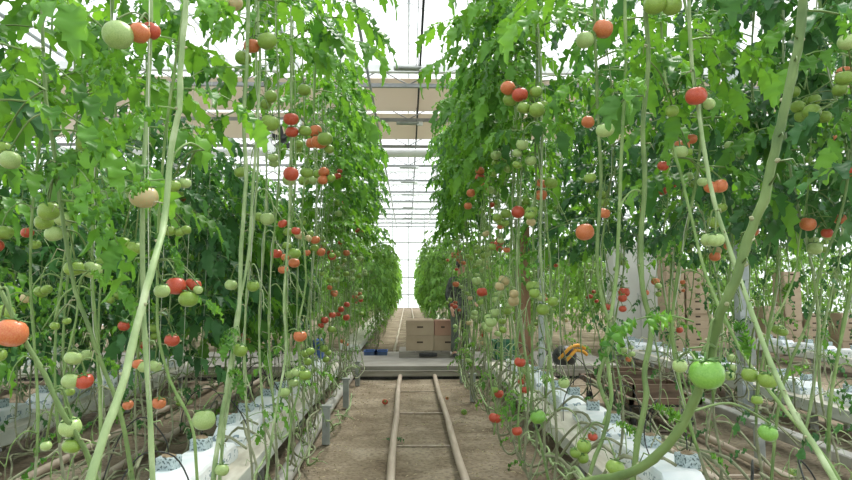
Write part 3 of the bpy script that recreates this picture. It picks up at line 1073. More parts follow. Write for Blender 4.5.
# ------------------------------------------------------------------ the near vines, one by one
def hero(label, stems, fruit=(), leaves=(), twine=None, foliage=None):
    """stems: [(pixel polyline with depth, radius, material)], fruit: [(px, py, d, diameter px, kind)], leaves: [(px, py, d, yaw, elev, L)]"""
    s0 = stems[0][0]
    bx, by, bd = s0[-1]
    base = P(bx, by, bd); base.z = 0
    t = thing('tomato_vine', label, 'tomato vine', base)
    inv = -base
    allp = []
    rnd = random.Random(int(bx * 3 + by))
    fr = P(bx, by, bd).y
    for poly, r, mk in stems:
        g = MB()
        pts = smooth_pts([P(*q) + inv for q in poly], 4)
        k = len(pts)
        jj = [Vector((rnd.uniform(-1, 1), rnd.uniform(-1, 1), 0)) * r * .14 for _ in pts]
        pts = [p + j for p, j in zip(pts, jj)]
        rad = [r * (1.0 + (.10 if i % 5 == 0 else 0)) * (0.8 + .2 * i / k) for i in range(k)]
        g.tube(pts, rad, 9, 0)
        for i in range(2, k - 1, 5):
            a = rnd.uniform(0, 6.28)
            d = Vector((math.cos(a), math.sin(a), .3))
            g.tube([pts[i], pts[i] + d * r * 1.1, pts[i] + d * r * 1.45], [r * .55, r * .42, r * .2], 6, 1)
        for i in range(3, k - 2, 2):
            if r < .005 or rnd.random() < .35:
                continue
            a = rnd.uniform(0, 6.28)
            d = Vector((math.cos(a), math.sin(a), rnd.uniform(-.2, .7)))
            L = rnd.uniform(.015, .055)
            q1 = pts[i] + d * (r + L * .5)
            g.tube([pts[i] + d * r * .5, q1, q1 + Vector((d.x * .4, d.y * .4, -.8)) * L * rnd.uniform(.3, 1)], [.0022, .0018, .001], 4, rnd.randrange(2))
        build('stem', g, [M[mk], M['scar']], t)
        allp += pts
    for px, py, d, dia, kind in fruit:
        c = P(px, py, d) + inv
        r = dia / 2 / FOC * (d + .0) * 1.04
        tilt = (rnd.uniform(-.3, .3), rnd.uniform(-.3, .3), rnd.uniform(0, 6))
        tomato(t, kind, c, r, True, tilt)
        topp = c + Vector((0, 0, r * .8))
        near = sorted(allp, key=lambda p: (p - (topp + Vector((0, 0, .07)))).length)[0]
        mid = (near + topp) * .5 + Vector((0, 0, .035))
        ped = MB()
        ped.tube(smooth_pts([near, mid, topp + Vector((0, 0, r * .35)), topp], 4), .0028, 5, 0)
        build('fruit_stalk', ped, [M['stem_olive']], t)
    lf = MB()
    for q in leaves:
        px, py, d, yaw, el, L = q[:6]
        leaf(lf, P(px, py, d) + inv, yaw, el, L, rnd, 0, 1, 4, 4, 1.0)
    if foliage:
        z0, z1, n, LL, bias = foliage
        hi = [p for p in allp if p.z > z0]
        hi.sort(key=lambda p: p.z)
        if hi:
            for i in range(n):
                z = z0 + (z1 - z0) * (i + rnd.random()) / n
                o_ = min(hi, key=lambda p: abs(p.z - z))
                if abs(o_.z - z) > .3:
                    continue
                leaf(lf, o_, bias + rnd.uniform(-1.2, 1.2), rnd.uniform(-.1, .7), rnd.uniform(*LL), rnd, 0, 1, 4, 4)
    if lf.v:
        build('foliage', lf, [M['leaf'], M['stem']], t)
    if twine:
        g = MB()
        g.tube([P(*q) + inv for q in twine], .0014, 4)
        build('support_twine', g, M['twine'], t)
    return t


def ext(x, d, z=3.9):
    return None


# left side
hero('upright green vine with doubled stem and a peach-tinted tomato, left foreground',
     [([(154, -150, 1.95), (151, 0, 1.95), (149, 70, 1.95), (146, 130, 1.95), (143, 190, 1.92), (142, 240, 1.9), (144, 320, 1.9), (149, 400, 1.85), (153, 500, 1.8), (150, 620, 1.8)], .0078, 'stem_pale')],
     [(118, 35, 1.85, 29, 'pale'), (139, 33, 1.88, 21, 'orange'), (151, 31, 1.95, 18, 'red'), (144, 197, 1.86, 27, 'blush'), (135, 248, 2.3, 15, 'green'), (123, 244, 2.3, 14, 'green'),
      (162, 291, 2.0, 15, 'pale'), (144, 367, 2.2, 12, 'pale'), (138, 364, 2.2, 11, 'orange')],
     [(148, 60, 1.95, 2.6, .3, .22), (142, 150, 1.95, 3.6, .2, .26), (143, 230, 1.95, .3, -.2, .14)], [(150, -100, 1.93), (148, 200, 1.9), (150, 400, 1.83)])
hero('thick pale foreground vine sweeping down to lower left, shiny stem with scars',
     [([(190, -150, 1.75), (186, 0, 1.7), (181, 60, 1.68), (179, 110, 1.66), (171, 150, 1.65), (164, 220, 1.6), (154, 262, 1.5), (138, 320, 1.42), (125, 375, 1.36), (108, 425, 1.3), (90, 480, 1.25), (72, 560, 1.2)], .0088, 'stem_pale'),
      ([(204, 150, 1.75), (190, 143, 1.7), (176, 152, 1.66), (171, 168, 1.65)], .003, 'stem')],
     [(173, 186, 1.9, 14, 'green'), (185, 183, 1.95, 12, 'pale')],
     [(179, 110, 1.66, 2.9, .3, .22), (171, 180, 1.65, 3.4, .0, .18)])
hero('olive slanting vine at the left picture edge with large orange tomato',
     [([(-70, 150, 1.45), (-30, 240, 1.42), (0, 290, 1.4), (25, 340, 1.4), (45, 375, 1.4), (62, 412, 1.4), (85, 450, 1.42), (110, 520, 1.45)], .0058, 'stem_olive')],
     [(11, 333, 1.38, 29, 'orange'), (3, 313, 1.5, 20, 'green'), (-2, 355, 1.5, 15, 'green'), (70, 427, 1.42, 20, 'pale'), (72, 446, 1.42, 17, 'green'), (46, 446, 1.5, 10, 'pale')],
     [])
hero('slim olive vine at left with several pale and one red fruit low down',
     [([(44, -140, 1.9), (42, 0, 1.9), (44, 60, 1.88), (46, 100, 1.86), (54, 150, 1.85), (60, 200, 1.84), (66, 240, 1.83), (75, 290, 1.82), (88, 325, 1.8), (102, 365, 1.8), (116, 400, 1.8), (128, 450, 1.8), (140, 540, 1.8)], .0062, 'stem_olive'),
      ([(90, 270, 1.84), (80, 282, 1.84), (76, 320, 1.84), (66, 362, 1.84), (62, 395, 1.84)], .0034, 'stem')],
     [(10, 160, 1.9, 19, 'pale'), (2, 148, 2.0, 16, 'green'), (49, 211, 1.9, 20, 'green'), (44, 222, 1.95, 17, 'green'), (73, 358, 1.85, 16, 'pale'), (71, 381, 1.85, 17, 'pale'), (84, 381, 1.86, 17, 'red'),
      (70, 392, 1.9, 9, 'green'), (92, 270, 1.95, 18, 'pale'), (74, 268, 1.9, 18, 'green'), (103, 262, 2.0, 15, 'green'), (55, 326, 2.1, 9, 'green'), (67, 321, 2.1, 8, 'green')],
     [(44, 50, 1.88, 2.4, .4, .34), (45, 90, 1.86, 4.4, .2, .34), (50, 130, 1.85, .4, .1, .34), (56, 165, 1.85, 5.6, .0, .32), (44, 20, 1.9, 5.4, .3, .36), (42, -30, 1.9, 3.3, .2, .38), (60, 200, 1.84, 5.9, -.1, .3), (70, 270, 1.83, .2, .0, .2),
      (-10, 100, 1.7, .2, .1, .34), (-20, 40, 1.7, .5, .0, .34)])
hero('green vine with ripe red cluster of three at left of the pale thick stems',
     [([(196, -160, 2.3), (184, 0, 2.3), (176, 60, 2.35), (166, 130, 2.4), (160, 200, 2.45), (158, 260, 2.5), (158, 330, 2.5), (170, 380, 2.5), (190, 420, 2.5), (196, 460, 2.5), (200, 560, 2.5)], .006, 'stem')],
     [(176, 286, 2.4, 19, 'red'), (193, 285, 2.45, 16, 'red'), (188, 299, 2.4, 18, 'green'), (198, 290, 2.4, 9, 'pale'), (180, 232, 2.6, 10, 'green'), (170, 231, 2.6, 11, 'green'), (186, 230, 2.6, 10, 'green'), (172, 340, 2.7, 14, 'red'), (159, 403, 2.9, 13, 'orange'), (128, 405, 3.0, 10, 'orange'), (155, 366, 2.8, 13, 'pale')],
     [(176, 40, 2.35, 2.9, .3, .36), (170, 90, 2.38, .2, .2, .34), (165, 120, 2.4, 4.2, .0, .34), (180, 10, 2.3, 5.5, .2, .34), (176, 300, 2.45, .2, .3, .16), (190, -40, 2.3, 3.6, .1, .38)])
hero('pair of twisted pale stems left of aisle, single big green tomato near roof',
     [([(250, -160, 3.0), (248, 0, 3.0), (247, 60, 3.0), (244, 120, 3.0), (246, 180, 2.98), (241, 250, 2.95), (239, 310, 2.9), (228, 380, 2.8), (220, 430, 2.75), (212, 490, 2.7), (205, 560, 2.7)], .0105, 'stem_pale'),
      ([(262, -160, 3.05), (258, 0, 3.05), (260, 60, 3.05), (257, 130, 3.0), (252, 200, 3.0), (248, 260, 2.95), (236, 320, 2.9), (232, 380, 2.85), (224, 430, 2.8), (219, 490, 2.75), (214, 560, 2.7)], .0075, 'stem_pale')],
     [(267, 41, 3.0, 19, 'green'), (252, 46, 3.05, 16, 'orange'), (243, 58, 3.1, 16, 'green'), (270, 123, 3.0, 18, 'green'), (220, 4, 2.7, 18, 'green'), (233, 3, 2.75, 19, 'blush'),
      (204, 420, 2.7, 21, 'pale'), (231, 285, 3.0, 12, 'pale'), (253, 286, 3.0, 12, 'green'), (240, 350, 2.8, 14, 'green'), (222, 470, 2.7, 13, 'pale')],
     [(248, 20, 3.0, 3.3, .3, .42), (248, -20, 3.0, 5.0, .3, .42), (246, 70, 3.0, 3.8, .0, .40), (244, 110, 3.0, 2.8, -.1, .36), (258, 40, 3.05, .3, .3, .4), (258, 0, 3.0, .6, .3, .45), (236, 330, 2.9, 4.7, .2, .18), (232, 370, 2.85, 5.2, .2, .16)])
hero('thin vine left of aisle hung with red tomatoes in front of the fan',
     [([(292, -150, 3.5), (291, 0, 3.5), (292, 60, 3.5), (291, 120, 3.5), (290, 180, 3.5), (288, 240, 3.5), (284, 300, 3.4), (286, 350, 3.4), (278, 400, 3.3), (270, 450, 3.3), (262, 520, 3.3)], .0065, 'stem_pale')],
     [(291, 119, 3.45, 15, 'red'), (292, 132, 3.5, 13, 'red'), (291, 174, 3.42, 15, 'red'), (305, 131, 3.5, 13, 'green'), (304, 90, 3.6, 13, 'green'), (296, 231, 3.5, 9, 'red'), (288, 232, 3.6, 9, 'green')],
     [(292, 40, 3.5, 5.6, .3, .45), (292, 0, 3.5, .2, .4, .45), (291, 20, 3.5, 3.6, .2, .45)])
hero('thin vine left of aisle with clustered orange and green tomatoes beside the leaves',
     [([(322, -150, 4.0), (318, 0, 4.0), (316, 60, 4.0), (313, 120, 4.0), (306, 170, 4.0), (302, 220, 4.0), (306, 280, 4.0), (298, 330, 3.9), (300, 380, 3.9), (290, 430, 3.8), (285, 520, 3.8)], .0065, 'stem')],
     [(315, 131, 3.95, 14, 'orange'), (319, 142, 3.9, 16, 'orange'), (312, 143, 3.95, 12, 'orange'), (325, 139, 3.85, 15, 'green'), (329, 149, 3.95, 10, 'green'), (324, 172, 4.1, 11, 'orange'), (323, 180, 4.1, 10, 'orange'), (331, 178, 4.1, 9, 'green'), (300, 336, 3.8, 13, 'orange'), (305, 375, 3.8, 12, 'green')],
     [(316, 50, 4.0, 5.8, .3, .5), (317, 20, 4.0, .4, .4, .5), (315, 90, 4.0, .2, 0, .42), (318, -20, 4.0, .3, .5, .5)])

# right side
hero('very thick leaning olive stem across right foreground with big green tomato',
     [([(812, -160, 1.15), (803, 0, 1.15), (797, 50, 1.15), (787, 100, 1.15), (775, 150, 1.16), (764, 200, 1.17), (748, 238, 1.19), (738, 275, 1.2), (724, 305, 1.22), (714, 335, 1.25), (709, 362, 1.27), (697, 395, 1.3), (686, 418, 1.32), (672, 440, 1.34), (648, 463, 1.38), (620, 476, 1.44), (585, 482, 1.55), (540, 500, 1.7)], .0102, 'stem_olive'),
      ([(715, 348, 1.25), (708, 345, 1.25), (702, 355, 1.25)], .005, 'stem_olive')],
     [(707, 374, 1.22, 33, 'bright'), (768, 433, 1.5, 18, 'bright'), (680, 366, 1.5, 14, 'pale')],
     [(803, 10, 1.15, 5.9, -.2, .22), (694, 322, 1.3, 2.95, .35, .17), (735, 320, 1.25, 4.6, -.2, .07)])
hero('sturdy upright vine right of centre with pale scars and knee near the bottom',
     [([(640, -160, 2.05), (645, 0, 2.05), (648, 60, 2.05), (643, 130, 2.04), (645, 180, 2.03), (641, 240, 2.02), (643, 290, 2.0), (651, 330, 2.0), (645, 370, 1.98), (646, 400, 1.96), (638, 440, 1.95), (628, 520, 1.95)], .0090, 'stem_olive'),
      ([(645, 192, 2.03), (634, 190, 2.03), (625, 198, 2.03), (619, 212, 2.03)], .003, 'stem')],
     [(605, 130, 2.2, 18, 'pale'), (655, 4, 2.0, 22, 'green'), (672, 6, 2.0, 20, 'green'), (672, 111, 2.3, 13, 'green')],
     [(646, 30, 2.05, 1.2, .3, .34), (645, 90, 2.05, 4.0, .2, .3), (645, -20, 2.05, 3.2, .3, .36), (646, 410, 1.97, .4, .3, .14)])
hero('wavy twin-stem vine in right foreground with green fruit at the bottom',
     [([(592, -160, 2.5), (594, 0, 2.5), (596, 60, 2.5), (598, 120, 2.5), (601, 180, 2.48), (597, 250, 2.46), (600, 290, 2.44), (611, 330, 2.42), (611, 345, 2.4), (599, 375, 2.4), (603, 395, 2.38), (609, 412, 2.36), (602, 440, 2.34), (588, 480, 2.3), (575, 560, 2.3)], .0078, 'stem_olive'),
      ([(628, -160, 2.55), (625, 0, 2.55), (626, 60, 2.55), (622, 140, 2.55), (619, 220, 2.52), (615, 290, 2.5), (606, 340, 2.46), (609, 370, 2.42), (611, 400, 2.4), (604, 425, 2.36)], .008, 'stem')],
     [(585, 40, 2.5, 18, 'pale'), (603, 29, 2.5, 20, 'orange'), (588, 122, 2.9, 13, 'orange'), (584, 446, 2.35, 14, 'green'), (615, 468, 2.2, 18, 'green'), (604, 213, 3.2, 12, 'orange'), (590, 178, 2.8, 12, 'green')],
     [(596, 20, 2.5, 3.5, .3, .4), (596, 60, 2.5, 5.4, .2, .4), (625, 20, 2.55, .2, .3, .4), (625, 70, 2.55, 3.0, .1, .35), (594, -20, 2.5, 2.4, .4, .42), (612, 425, 2.38, .5, .2, .13)])
hero('pale slanted vine at right running down to the lower right corner',
     [([(684, -150, 2.1), (690, 30, 2.1), (694, 80, 2.1), (699, 115, 2.08), (706, 160, 2.04), (714, 200, 2.0), (728, 245, 1.95), (744, 290, 1.88), (760, 335, 1.8), (778, 380, 1.72), (798, 420, 1.64), (820, 455, 1.58), (845, 500, 1.5), (870, 560, 1.45)], .0078, 'stem_pale')],
     [(696, 96, 2.05, 21, 'red'), (709, 104, 2.1, 12, 'pale'), (716, 240, 1.95, 16, 'pale'), (708, 240, 2.0, 14, 'pale'), (768, 380, 1.9, 19, 'green'), (750, 375, 1.95, 16, 'green'), (757, 400, 2.0, 11, 'green')],
     [(690, 40, 2.1, .3, .3, .34), (688, 0, 2.1, 4.6, .2, .36), (692, 70, 2.1, 1.4, .2, .3)])
hero('second slanted vine just left of the pale one, orange pair above its bend',
     [([(655, -150, 2.6), (662, 40, 2.6), (668, 95, 2.58), (672, 140, 2.55), (681, 175, 2.5), (692, 220, 2.44), (706, 275, 2.36), (728, 325, 2.28), (752, 368, 2.2), (785, 410, 2.1), (830, 465, 2.0), (860, 520, 1.95)], .0065, 'stem')],
     [(680, 152, 2.55, 15, 'pale'), (711, 187, 2.6, 14, 'orange'), (720, 186, 2.6, 15, 'orange'), (703, 182, 2.6, 11, 'pale'), (688, 152, 2.7, 9, 'green'), (663, 166, 2.9, 11, 'red')],
     [(664, 60, 2.6, .2, .2, .36), (662, 20, 2.6, 2.8, .3, .4), (667, 95, 2.58, 5.2, .1, .3)])
hero('bent olive vine at right edge carrying orange and red tomatoes',
     [([(860, 0, 2.6), (858, 80, 2.6), (852, 140, 2.55), (846, 190, 2.5), (836, 230, 2.5), (820, 270, 2.5), (812, 310, 2.5), (800, 340, 2.5), (788, 370, 2.5), (778, 410, 2.5), (770, 500, 2.5)], .0062, 'stem_olive'),
      ([(812, 120, 2.9), (808, 190, 2.9), (799, 240, 2.9), (796, 270, 2.9), (785, 300, 2.9), (770, 330, 2.9), (765, 370, 2.9)], .005, 'stem')],
     [(808, 224, 2.85, 15, 'orange'), (848, 170, 2.5, 17, 'red'), (840, 219, 2.9, 12, 'orange'), (827, 233, 2.9, 11, 'red'), (847, 42, 2.1, 18, 'pale'), (844, 78, 2.3, 17, 'green'), (840, 90, 2.4, 14, 'green'),
      (798, 107, 2.6, 14, 'green'), (812, 112, 2.5, 17, 'green'), (824, 117, 2.6, 14, 'green'), (802, 116, 2.6, 14, 'green'), (814, 100, 2.6, 13, 'green')],
     [(856, 60, 2.6, 3.4, .3, .4), (856, 10, 2.6, 3.0, .2, .42), (852, 120, 2.55, 3.8, .0, .35), (812, 130, 2.9, 3.0, .3, .4), (812, 125, 2.9, 5.4, .3, .4), (790, 285, 2.9, 1.2, .2, .1)])
hero('vine right of the aisle bearing the big red tomato among green ones',
     [([(536, -160, 4.0), (535, 0, 4.0), (537, 60, 4.0), (535, 120, 4.0), (536, 180, 4.0), (533, 240, 3.95), (535, 290, 3.9), (532, 340, 3.9), (533, 380, 3.85), (531, 410, 3.8), (540, 440, 3.75), (548, 480, 3.7)], .0078, 'stem_olive'),
      ([(514, -160, 4.2), (516, 0, 4.2), (516, 80, 4.2), (517, 160, 4.2), (519, 240, 4.15), (520, 300, 4.1), (516, 350, 4.1), (521, 385, 4.05), (518, 420, 4.0), (520, 450, 4.0)], .0065, 'stem')],
     [(520, 95, 3.45, 16, 'red'), (508, 88, 3.5, 15, 'orange'), (524, 108, 3.4, 14, 'green'), (537, 110, 3.35, 16, 'green'), (536, 92, 3.45, 13, 'green'), (510, 100, 3.55, 14, 'green'), (543, 105, 3.6, 11, 'green'),
      (508, 49, 4.2, 15, 'green'), (499, 58, 4.3, 13, 'green'), (551, 183, 4.0, 13, 'green'), (541, 184, 4.1, 11, 'orange'), (541, 195, 4.1, 12, 'orange'), (518, 212, 4.1, 13, 'red'), (585, 232, 3.3, 18, 'orange'),
      (538, 417, 3.75, 15, 'bright'), (520, 362, 4.0, 11, 'red'), (517, 431, 3.95, 10, 'red'), (564, 383, 3.6, 11, 'pale')],
     [(535, 30, 4.0, 5.6, .3, .45), (536, 70, 4.0, 2.4, .2, .45), (516, 20, 4.2, 3.1, .3, .5), (516, 50, 4.2, 4.4, .3, .5), (535, 5, 4.0, 3.4, .3, .5), (516, 140, 4.2, 3.2, .1, .35), (518, 400, 4.0, 3.8, .1, .16)])
hero('vine right of the aisle with stacked small orange tomatoes and low red one',
     [([(486, -100, 5.2), (485, 40, 5.2), (486, 120, 5.2), (483, 180, 5.2), (486, 240, 5.2), (484, 300, 5.1), (487, 350, 5.1), (492, 390, 5.0), (496, 410, 5.0), (494, 435, 5.0)], .0065, 'stem')],
     [(480, 171, 5.1, 9, 'orange'), (480, 178, 5.1, 10, 'red'), (483, 187, 5.1, 9, 'orange'), (471, 193, 5.2, 9, 'orange'), (490, 190, 5.1, 8, 'pale'), (482, 292, 5.0, 10, 'red'), (495, 418, 4.9, 12, 'red'), (468, 206, 5.4, 8, 'orange'), (499, 165, 5.0, 11, 'green'), (508, 161, 5.0, 10, 'green')],
     [(485, 60, 5.2, 3.2, .3, .55), (485, 100, 5.2, 3.6, .2, .5), (485, 20, 5.2, 2.8, .4, .55)])

# loose leafy tops that fill the upper corners: further plants of the same rows, close to the camera
for i, (x, y, side, lb) in enumerate(((-1.55, 1.95, 1, 'leafy vine high in the upper left corner, outermost of the near ones'), (-1.25, 2.6, 1, 'leafy vine filling the upper left beside the pale-stemmed pair'),
                                      (1.75, 2.25, -1, 'leafy vine high in the upper right corner, outermost of the near ones'), (1.35, 3.05, -1, 'leafy vine in the upper right behind the thick olive stem'),
                                      (2.25, 3.0, -1, 'leafy vine at upper right between the slanted pale vines'), (1.35, 4.3, -1, 'leafy vine at upper right just behind the sturdy upright vine'), (2.6, 3.9, -1, 'leafy vine near the upper right edge, set back in the row'))):
    plant(BL[i % 4] if x < 0 else BV[i % 5], (x, y, 0), (0 if side > 0 else PI) + rr.uniform(-.5, .5), lb, None, (1, 1, .97), True, rr, True, .5)

# bare extra twines
rt_ = random.Random(5)
g = MB(); g.tube([(0, 0, .5), (0.02, 0.01, 2.2), (0, 0, 4.2)], .0022, 3)
TW = g.mesh('hanging_twine', [M['twine']])
for side, nm in ((-1, 'left'), (1, 'right')):
    for k in range(14):
        o = ob('hanging_twine', TW, None, (side * rt_.choice([.86, 1.1, 1.6]) , 4.2 + k * .42, 0))
        o.rotation_euler = (rt_.uniform(-.03, .03), rt_.uniform(-.03, .03), 0)
        tag(o, 'thin white twine hanging straight among the %s vines' % nm, 'twine', 'white twines of the %s row' % nm)

# high support wires
for x, lb in ((-.9, 'left of the aisle'), (.92, 'right of the aisle'), (-1.75, 'over outer left line'), (2.05, 'over outer right line')):
    g = MB(); g.tube([(x, .5, 4.22), (x, 10.3, 4.22)], .003, 4)
    tag(build('support_wire', g, M['truss']), 'thin overhead support wire %s' % lb, 'wire')

# ------------------------------------------------------------------ litter on the soil
rl = random.Random(21)
g = MB()
for i in range(1500):
    y = 2.5 + 7.6 * rl.random() ** 1.2
    x = rl.uniform(-.95, 1.15) if rl.random() < .75 else rl.uniform(-3.5, 4.2)
    if rl.random() < .6:
        x = rl.choice([-1, 1]) * rl.uniform(.5, 1.1)
    s = rl.uniform(.004, .014)
    a = rl.uniform(0, 6.28)
    e = Vector((math.cos(a), math.sin(a), 0)); f = Vector((-e.y, e.x, 0))
    c = Vector((x, y, .014))
    asp = rl.uniform(.2, .7)
    g.add([c - e * s * 1.6, c - f * s * asp + Vector((0, 0, .006)), c + e * s * 1.6 + Vector((0, 0, .004)), c + f * s * asp, c + Vector((0, 0, .010))], [(0, 1, 4), (1, 2, 4), (2, 3, 4), (3, 0, 4), (3, 2, 1, 0)])
tag(build('plant_litter', g, M['litter']), 'dry pale crumbs and leaf scraps scattered over the soil', 'litter', None, 'stuff')

# fallen fruit and a leaf
for px, py, d, r, k, lb in ((385, 401, 8.1, .038, 'red', 'squashed red tomato lying on soil left of the rails'), (464, 411, 7.4, .036, 'green', 'small dark green tomato lying on soil right of the rails'),
                            (447, 397, 8.4, .022, 'orange', 'tiny brownish fruit beside the right rail'), (793, 463, 4.9, .04, 'green', 'green tomato dropped on soil in the right neighbouring aisle')):
    p = P(px, py, d); p.z = .012 + r * .8
    o = ob('fallen_tomato', TOM[k], None, p)
    o.scale = (r, r, r * (.6 if k == 'red' else .95)); o.rotation_euler = (.9, .4, 0)
    if k == 'red':
        p.z = .01 + r * .75; o.location = p
    tag(o, lb, 'tomato')
    ob('calyx', CALYX, o)
g = MB()
leaf(g, (0, 0, .03), .3, .12, .17, rl, 0, 1, 3, 3, 1.2, .15)
o = build('fallen_leaf', g, [M['leaf_deep'], M['stem']], None, P(382, 441, 6.05))
o.location.z = .02
tag(o, 'dark green leaf fallen beside the left rail', 'leaf')

# bare curling stems lying over the second aisle floors and gutters
for j, (x0, x1, n, lb, gp) in enumerate(((-3.2, -1.6, 26, 'bare twiggy old stem trailing low in the left neighbouring aisle', 'trailing stems left'), (2.9, 4.2, 20, 'bare twiggy old stem trailing low by the second right gutter', 'trailing stems right'),
                                         (-.95, -.68, 9, 'old pale stem snaking along the foot of the left central row', 'snaking stems left'), (.72, 1.05, 8, 'old pale stem snaking along the foot of the right central row', 'snaking stems right'))):
    for k in range(n):
        r_ = random.Random(j * 50 + k)
        y = 2.2 + k * (7.6 / n)
        x = r_.uniform(x0, x1)
        z = r_.uniform(.12, .35)
        pts = [(x, y, z)]
        for q in range(7):
            pts.append((min(max(pts[-1][0] + r_.uniform(-.12, .12), x0), x1), pts[-1][1] + r_.uniform(.12, .26), max(.06, pts[-1][2] + r_.uniform(-.12, .13))))
        pts = smooth_pts(pts, 4)
        g = MB()
        g.tube(pts, .0085 if j > 1 else .007, 6)
        for i in range(2, len(pts) - 1, 3):
            d = Vector((r_.uniform(-1, 1), r_.uniform(-.6, .6), r_.uniform(-.4, .9))).normalized()
            L = r_.uniform(.03, .16)
            g.tube([pts[i], pts[i] + d * L * .6, pts[i] + d * L + Vector((0, 0, -.02))], [.004, .003, .002], 4)
        tag(build('trailing_stem', g, M['stem_pale'] if j > 1 else M['stem_brown']), lb, 'stem', gp)

# ------------------------------------------------------------------ things on the path
def carton_mesh(w_, d_, h_, m, open_top=False):
    g = MB()
    g.box((-w_ / 2, -d_ / 2, 0), (w_ / 2, d_ / 2, h_ - .004), 0, None, .004)
    # lid flaps with a seam
    g.box((-w_ / 2 + .004, -d_ / 2 + .004, h_ - .004), (-.004, d_ / 2 - .004, h_), 0)
    g.box((.004, -d_ / 2 + .004, h_ - .004), (w_ / 2 - .004, d_ / 2 - .004, h_), 0)
    body = g.mesh('box_body', [M[m]])
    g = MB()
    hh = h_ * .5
    g.box((-w_ * .11, -d_ / 2 - .003, hh), (w_ * .11, -d_ / 2 + .004, hh + min(.03, h_ * .22)), 0, None, .002)  # closed dark patch, its colour stands in for shade inside an open hole
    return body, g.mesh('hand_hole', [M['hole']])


def carton(mesh, loc, rz, lb, gp=None):
    t = thing('cardboard_box', lb, 'cardboard box', loc, rz, gp)
    ob('box_body', mesh[0], t); ob('hand_hole', mesh[1], t)
    return t


# pallet by the rails
t = thing('pallet', 'low grey wooden pallet under the boxes on the path', 'pallet', (.30, 12.0, PZ))
for k in range(3):
    g = MB(); g.box((-.46, -.40 + k * .35, .0), (.46, -.31 + k * .35, .10)); build('runner', g, M['wood'], t)
for k in range(6):
    g = MB(); g.box((-.46 + k * .155, -.42, .10), (-.46 + k * .155 + .135, .42, .125)); build('deck_board', g, M['wood'], t)
g = MB(); g.box((-.1, -.47, .03), (.22, -.405, .09), 0, None, .01); tag(build('jack_fork', g, M['dark'], None, (.30, 12.0, PZ)), 'black fork end sticking out in front of the pallet', 'fork')
bigc = carton_mesh(.50, .38, .27, 'cardboard'); smallc = carton_mesh(.30, .38, .27, 'cardboard_pink')
for r_, z in enumerate((PZ + .126, PZ + .397)):
    nm = 'bottom' if r_ == 0 else 'top'
    carton(bigc, (.215, 11.82, z), .02 * r_, 'wide brown cardboard box on the pallet, %s layer, left' % nm)
    carton(smallc if r_ else bigc, (.63 if r_ else .72, 11.82, z), 0, 'cardboard box on the pallet, %s layer, right beside the person' % nm)
    carton(bigc, (.22, 12.22, z), 0, 'brown cardboard box in the back of pallet, %s layer' % nm)

# stacks of shallow cartons at right
shal = carton_mesh(.34, .42, .138, 'cardboard'); shal2 = carton_mesh(.42, .42, .138, 'cardboard')
def hi_name(k, n):
    return 'topmost' if k == n - 1 else 'lowest' if k == 0 else '%s from the floor' % ordn[k]
def stack(px, d, n, mesh, sc, dx, nm):
    for k in range(n):
        c = carton(mesh, (P(px, 300, d).x + dx, d + rr.uniform(-.01, .01), k * .139 * sc + .002), rr.uniform(-.03, .03), nm + ', ' + hi_name(k, n))
        c.scale = (sc, sc, sc)


stack(671, 12.0, 17, shal, 1, 0, 'shallow brown carton in tall left stack by grey cabinet')
stack(671, 12.0, 13, shal2, 1, .41, 'shallow brown carton in right stack by grey cabinet')
stack(787, 13.9, 12, shal, 1.08, 0, 'shallow carton in slender stack towards right edge')
stack(768, 13.9, 7, shal, 1.08, -.02, 'shallow carton in low stack left of the slender stack')
stack(804, 13.9, 6, shal, 1.08, .06, 'shallow carton in low stack right of the slender stack')
stack(842, 13.9, 6, shal, 1.08, 0, 'shallow carton in low stack at the far right edge')

# grey control cabinet with round gauge
cx0 = P(636, 300, 13.2).x
t = thing('control_cabinet', 'tall grey-beige cabinet behind the right rows with a round black dial', 'cabinet', (cx0, 13.2, 0))
t.scale = (1.06, 1.06, 1.12)
g = MB(); g.box((-.50, -.22, .08), (.50, .28, 2.15), 0, None, .012); build('body', g, M['cabinet'], t)
g = MB(); g.box((-.47, -.20, 0), (.47, .25, .08)); build('plinth', g, M['post'], t)
for sx in (-1, 1):
    g = MB(); g.box((min(.01 * sx, .48 * sx), -.235, .12), (max(.01 * sx, .48 * sx), -.221, 2.1), 0, None, .004); d_ = build('door', g, M['cabinet'], t)
    g = MB(); g.tube([(.05 * sx, -.245, 1.0), (.05 * sx, -.26, 1.03), (.05 * sx, -.26, 1.17), (.05 * sx, -.245, 1.2)], .008, 6); build('handle', g, M['post'], d_)
g = MB(); g.box((.20, -.25, 1.80), (.44, -.236, 2.04), 0, None, .004); build('gauge_plate', g, M['white'], t)
g = MB(); g.tube([(.32, -.275, 1.92), (.32, -.25, 1.92)], .085, 20); dd = build('dial', g, M['dark'], t)

# reddish board standing near the right row end
t = thing('upright_board', 'tall reddish brown board standing upright behind right row', 'board', (P(524, 300, 9.7).x, 9.72, 0))
g = MB(); g.box((-.10, -.015, .0), (.10, .02, 2.38), 0, None, .004); build('board', g, M['red_wood'], t)
g = MB(); g.box((-.13, -.03, .0), (-.09, .03, 2.5), 0, None, .004); build('batten', g, M['stem_brown'], t, None, 'greenish batten')

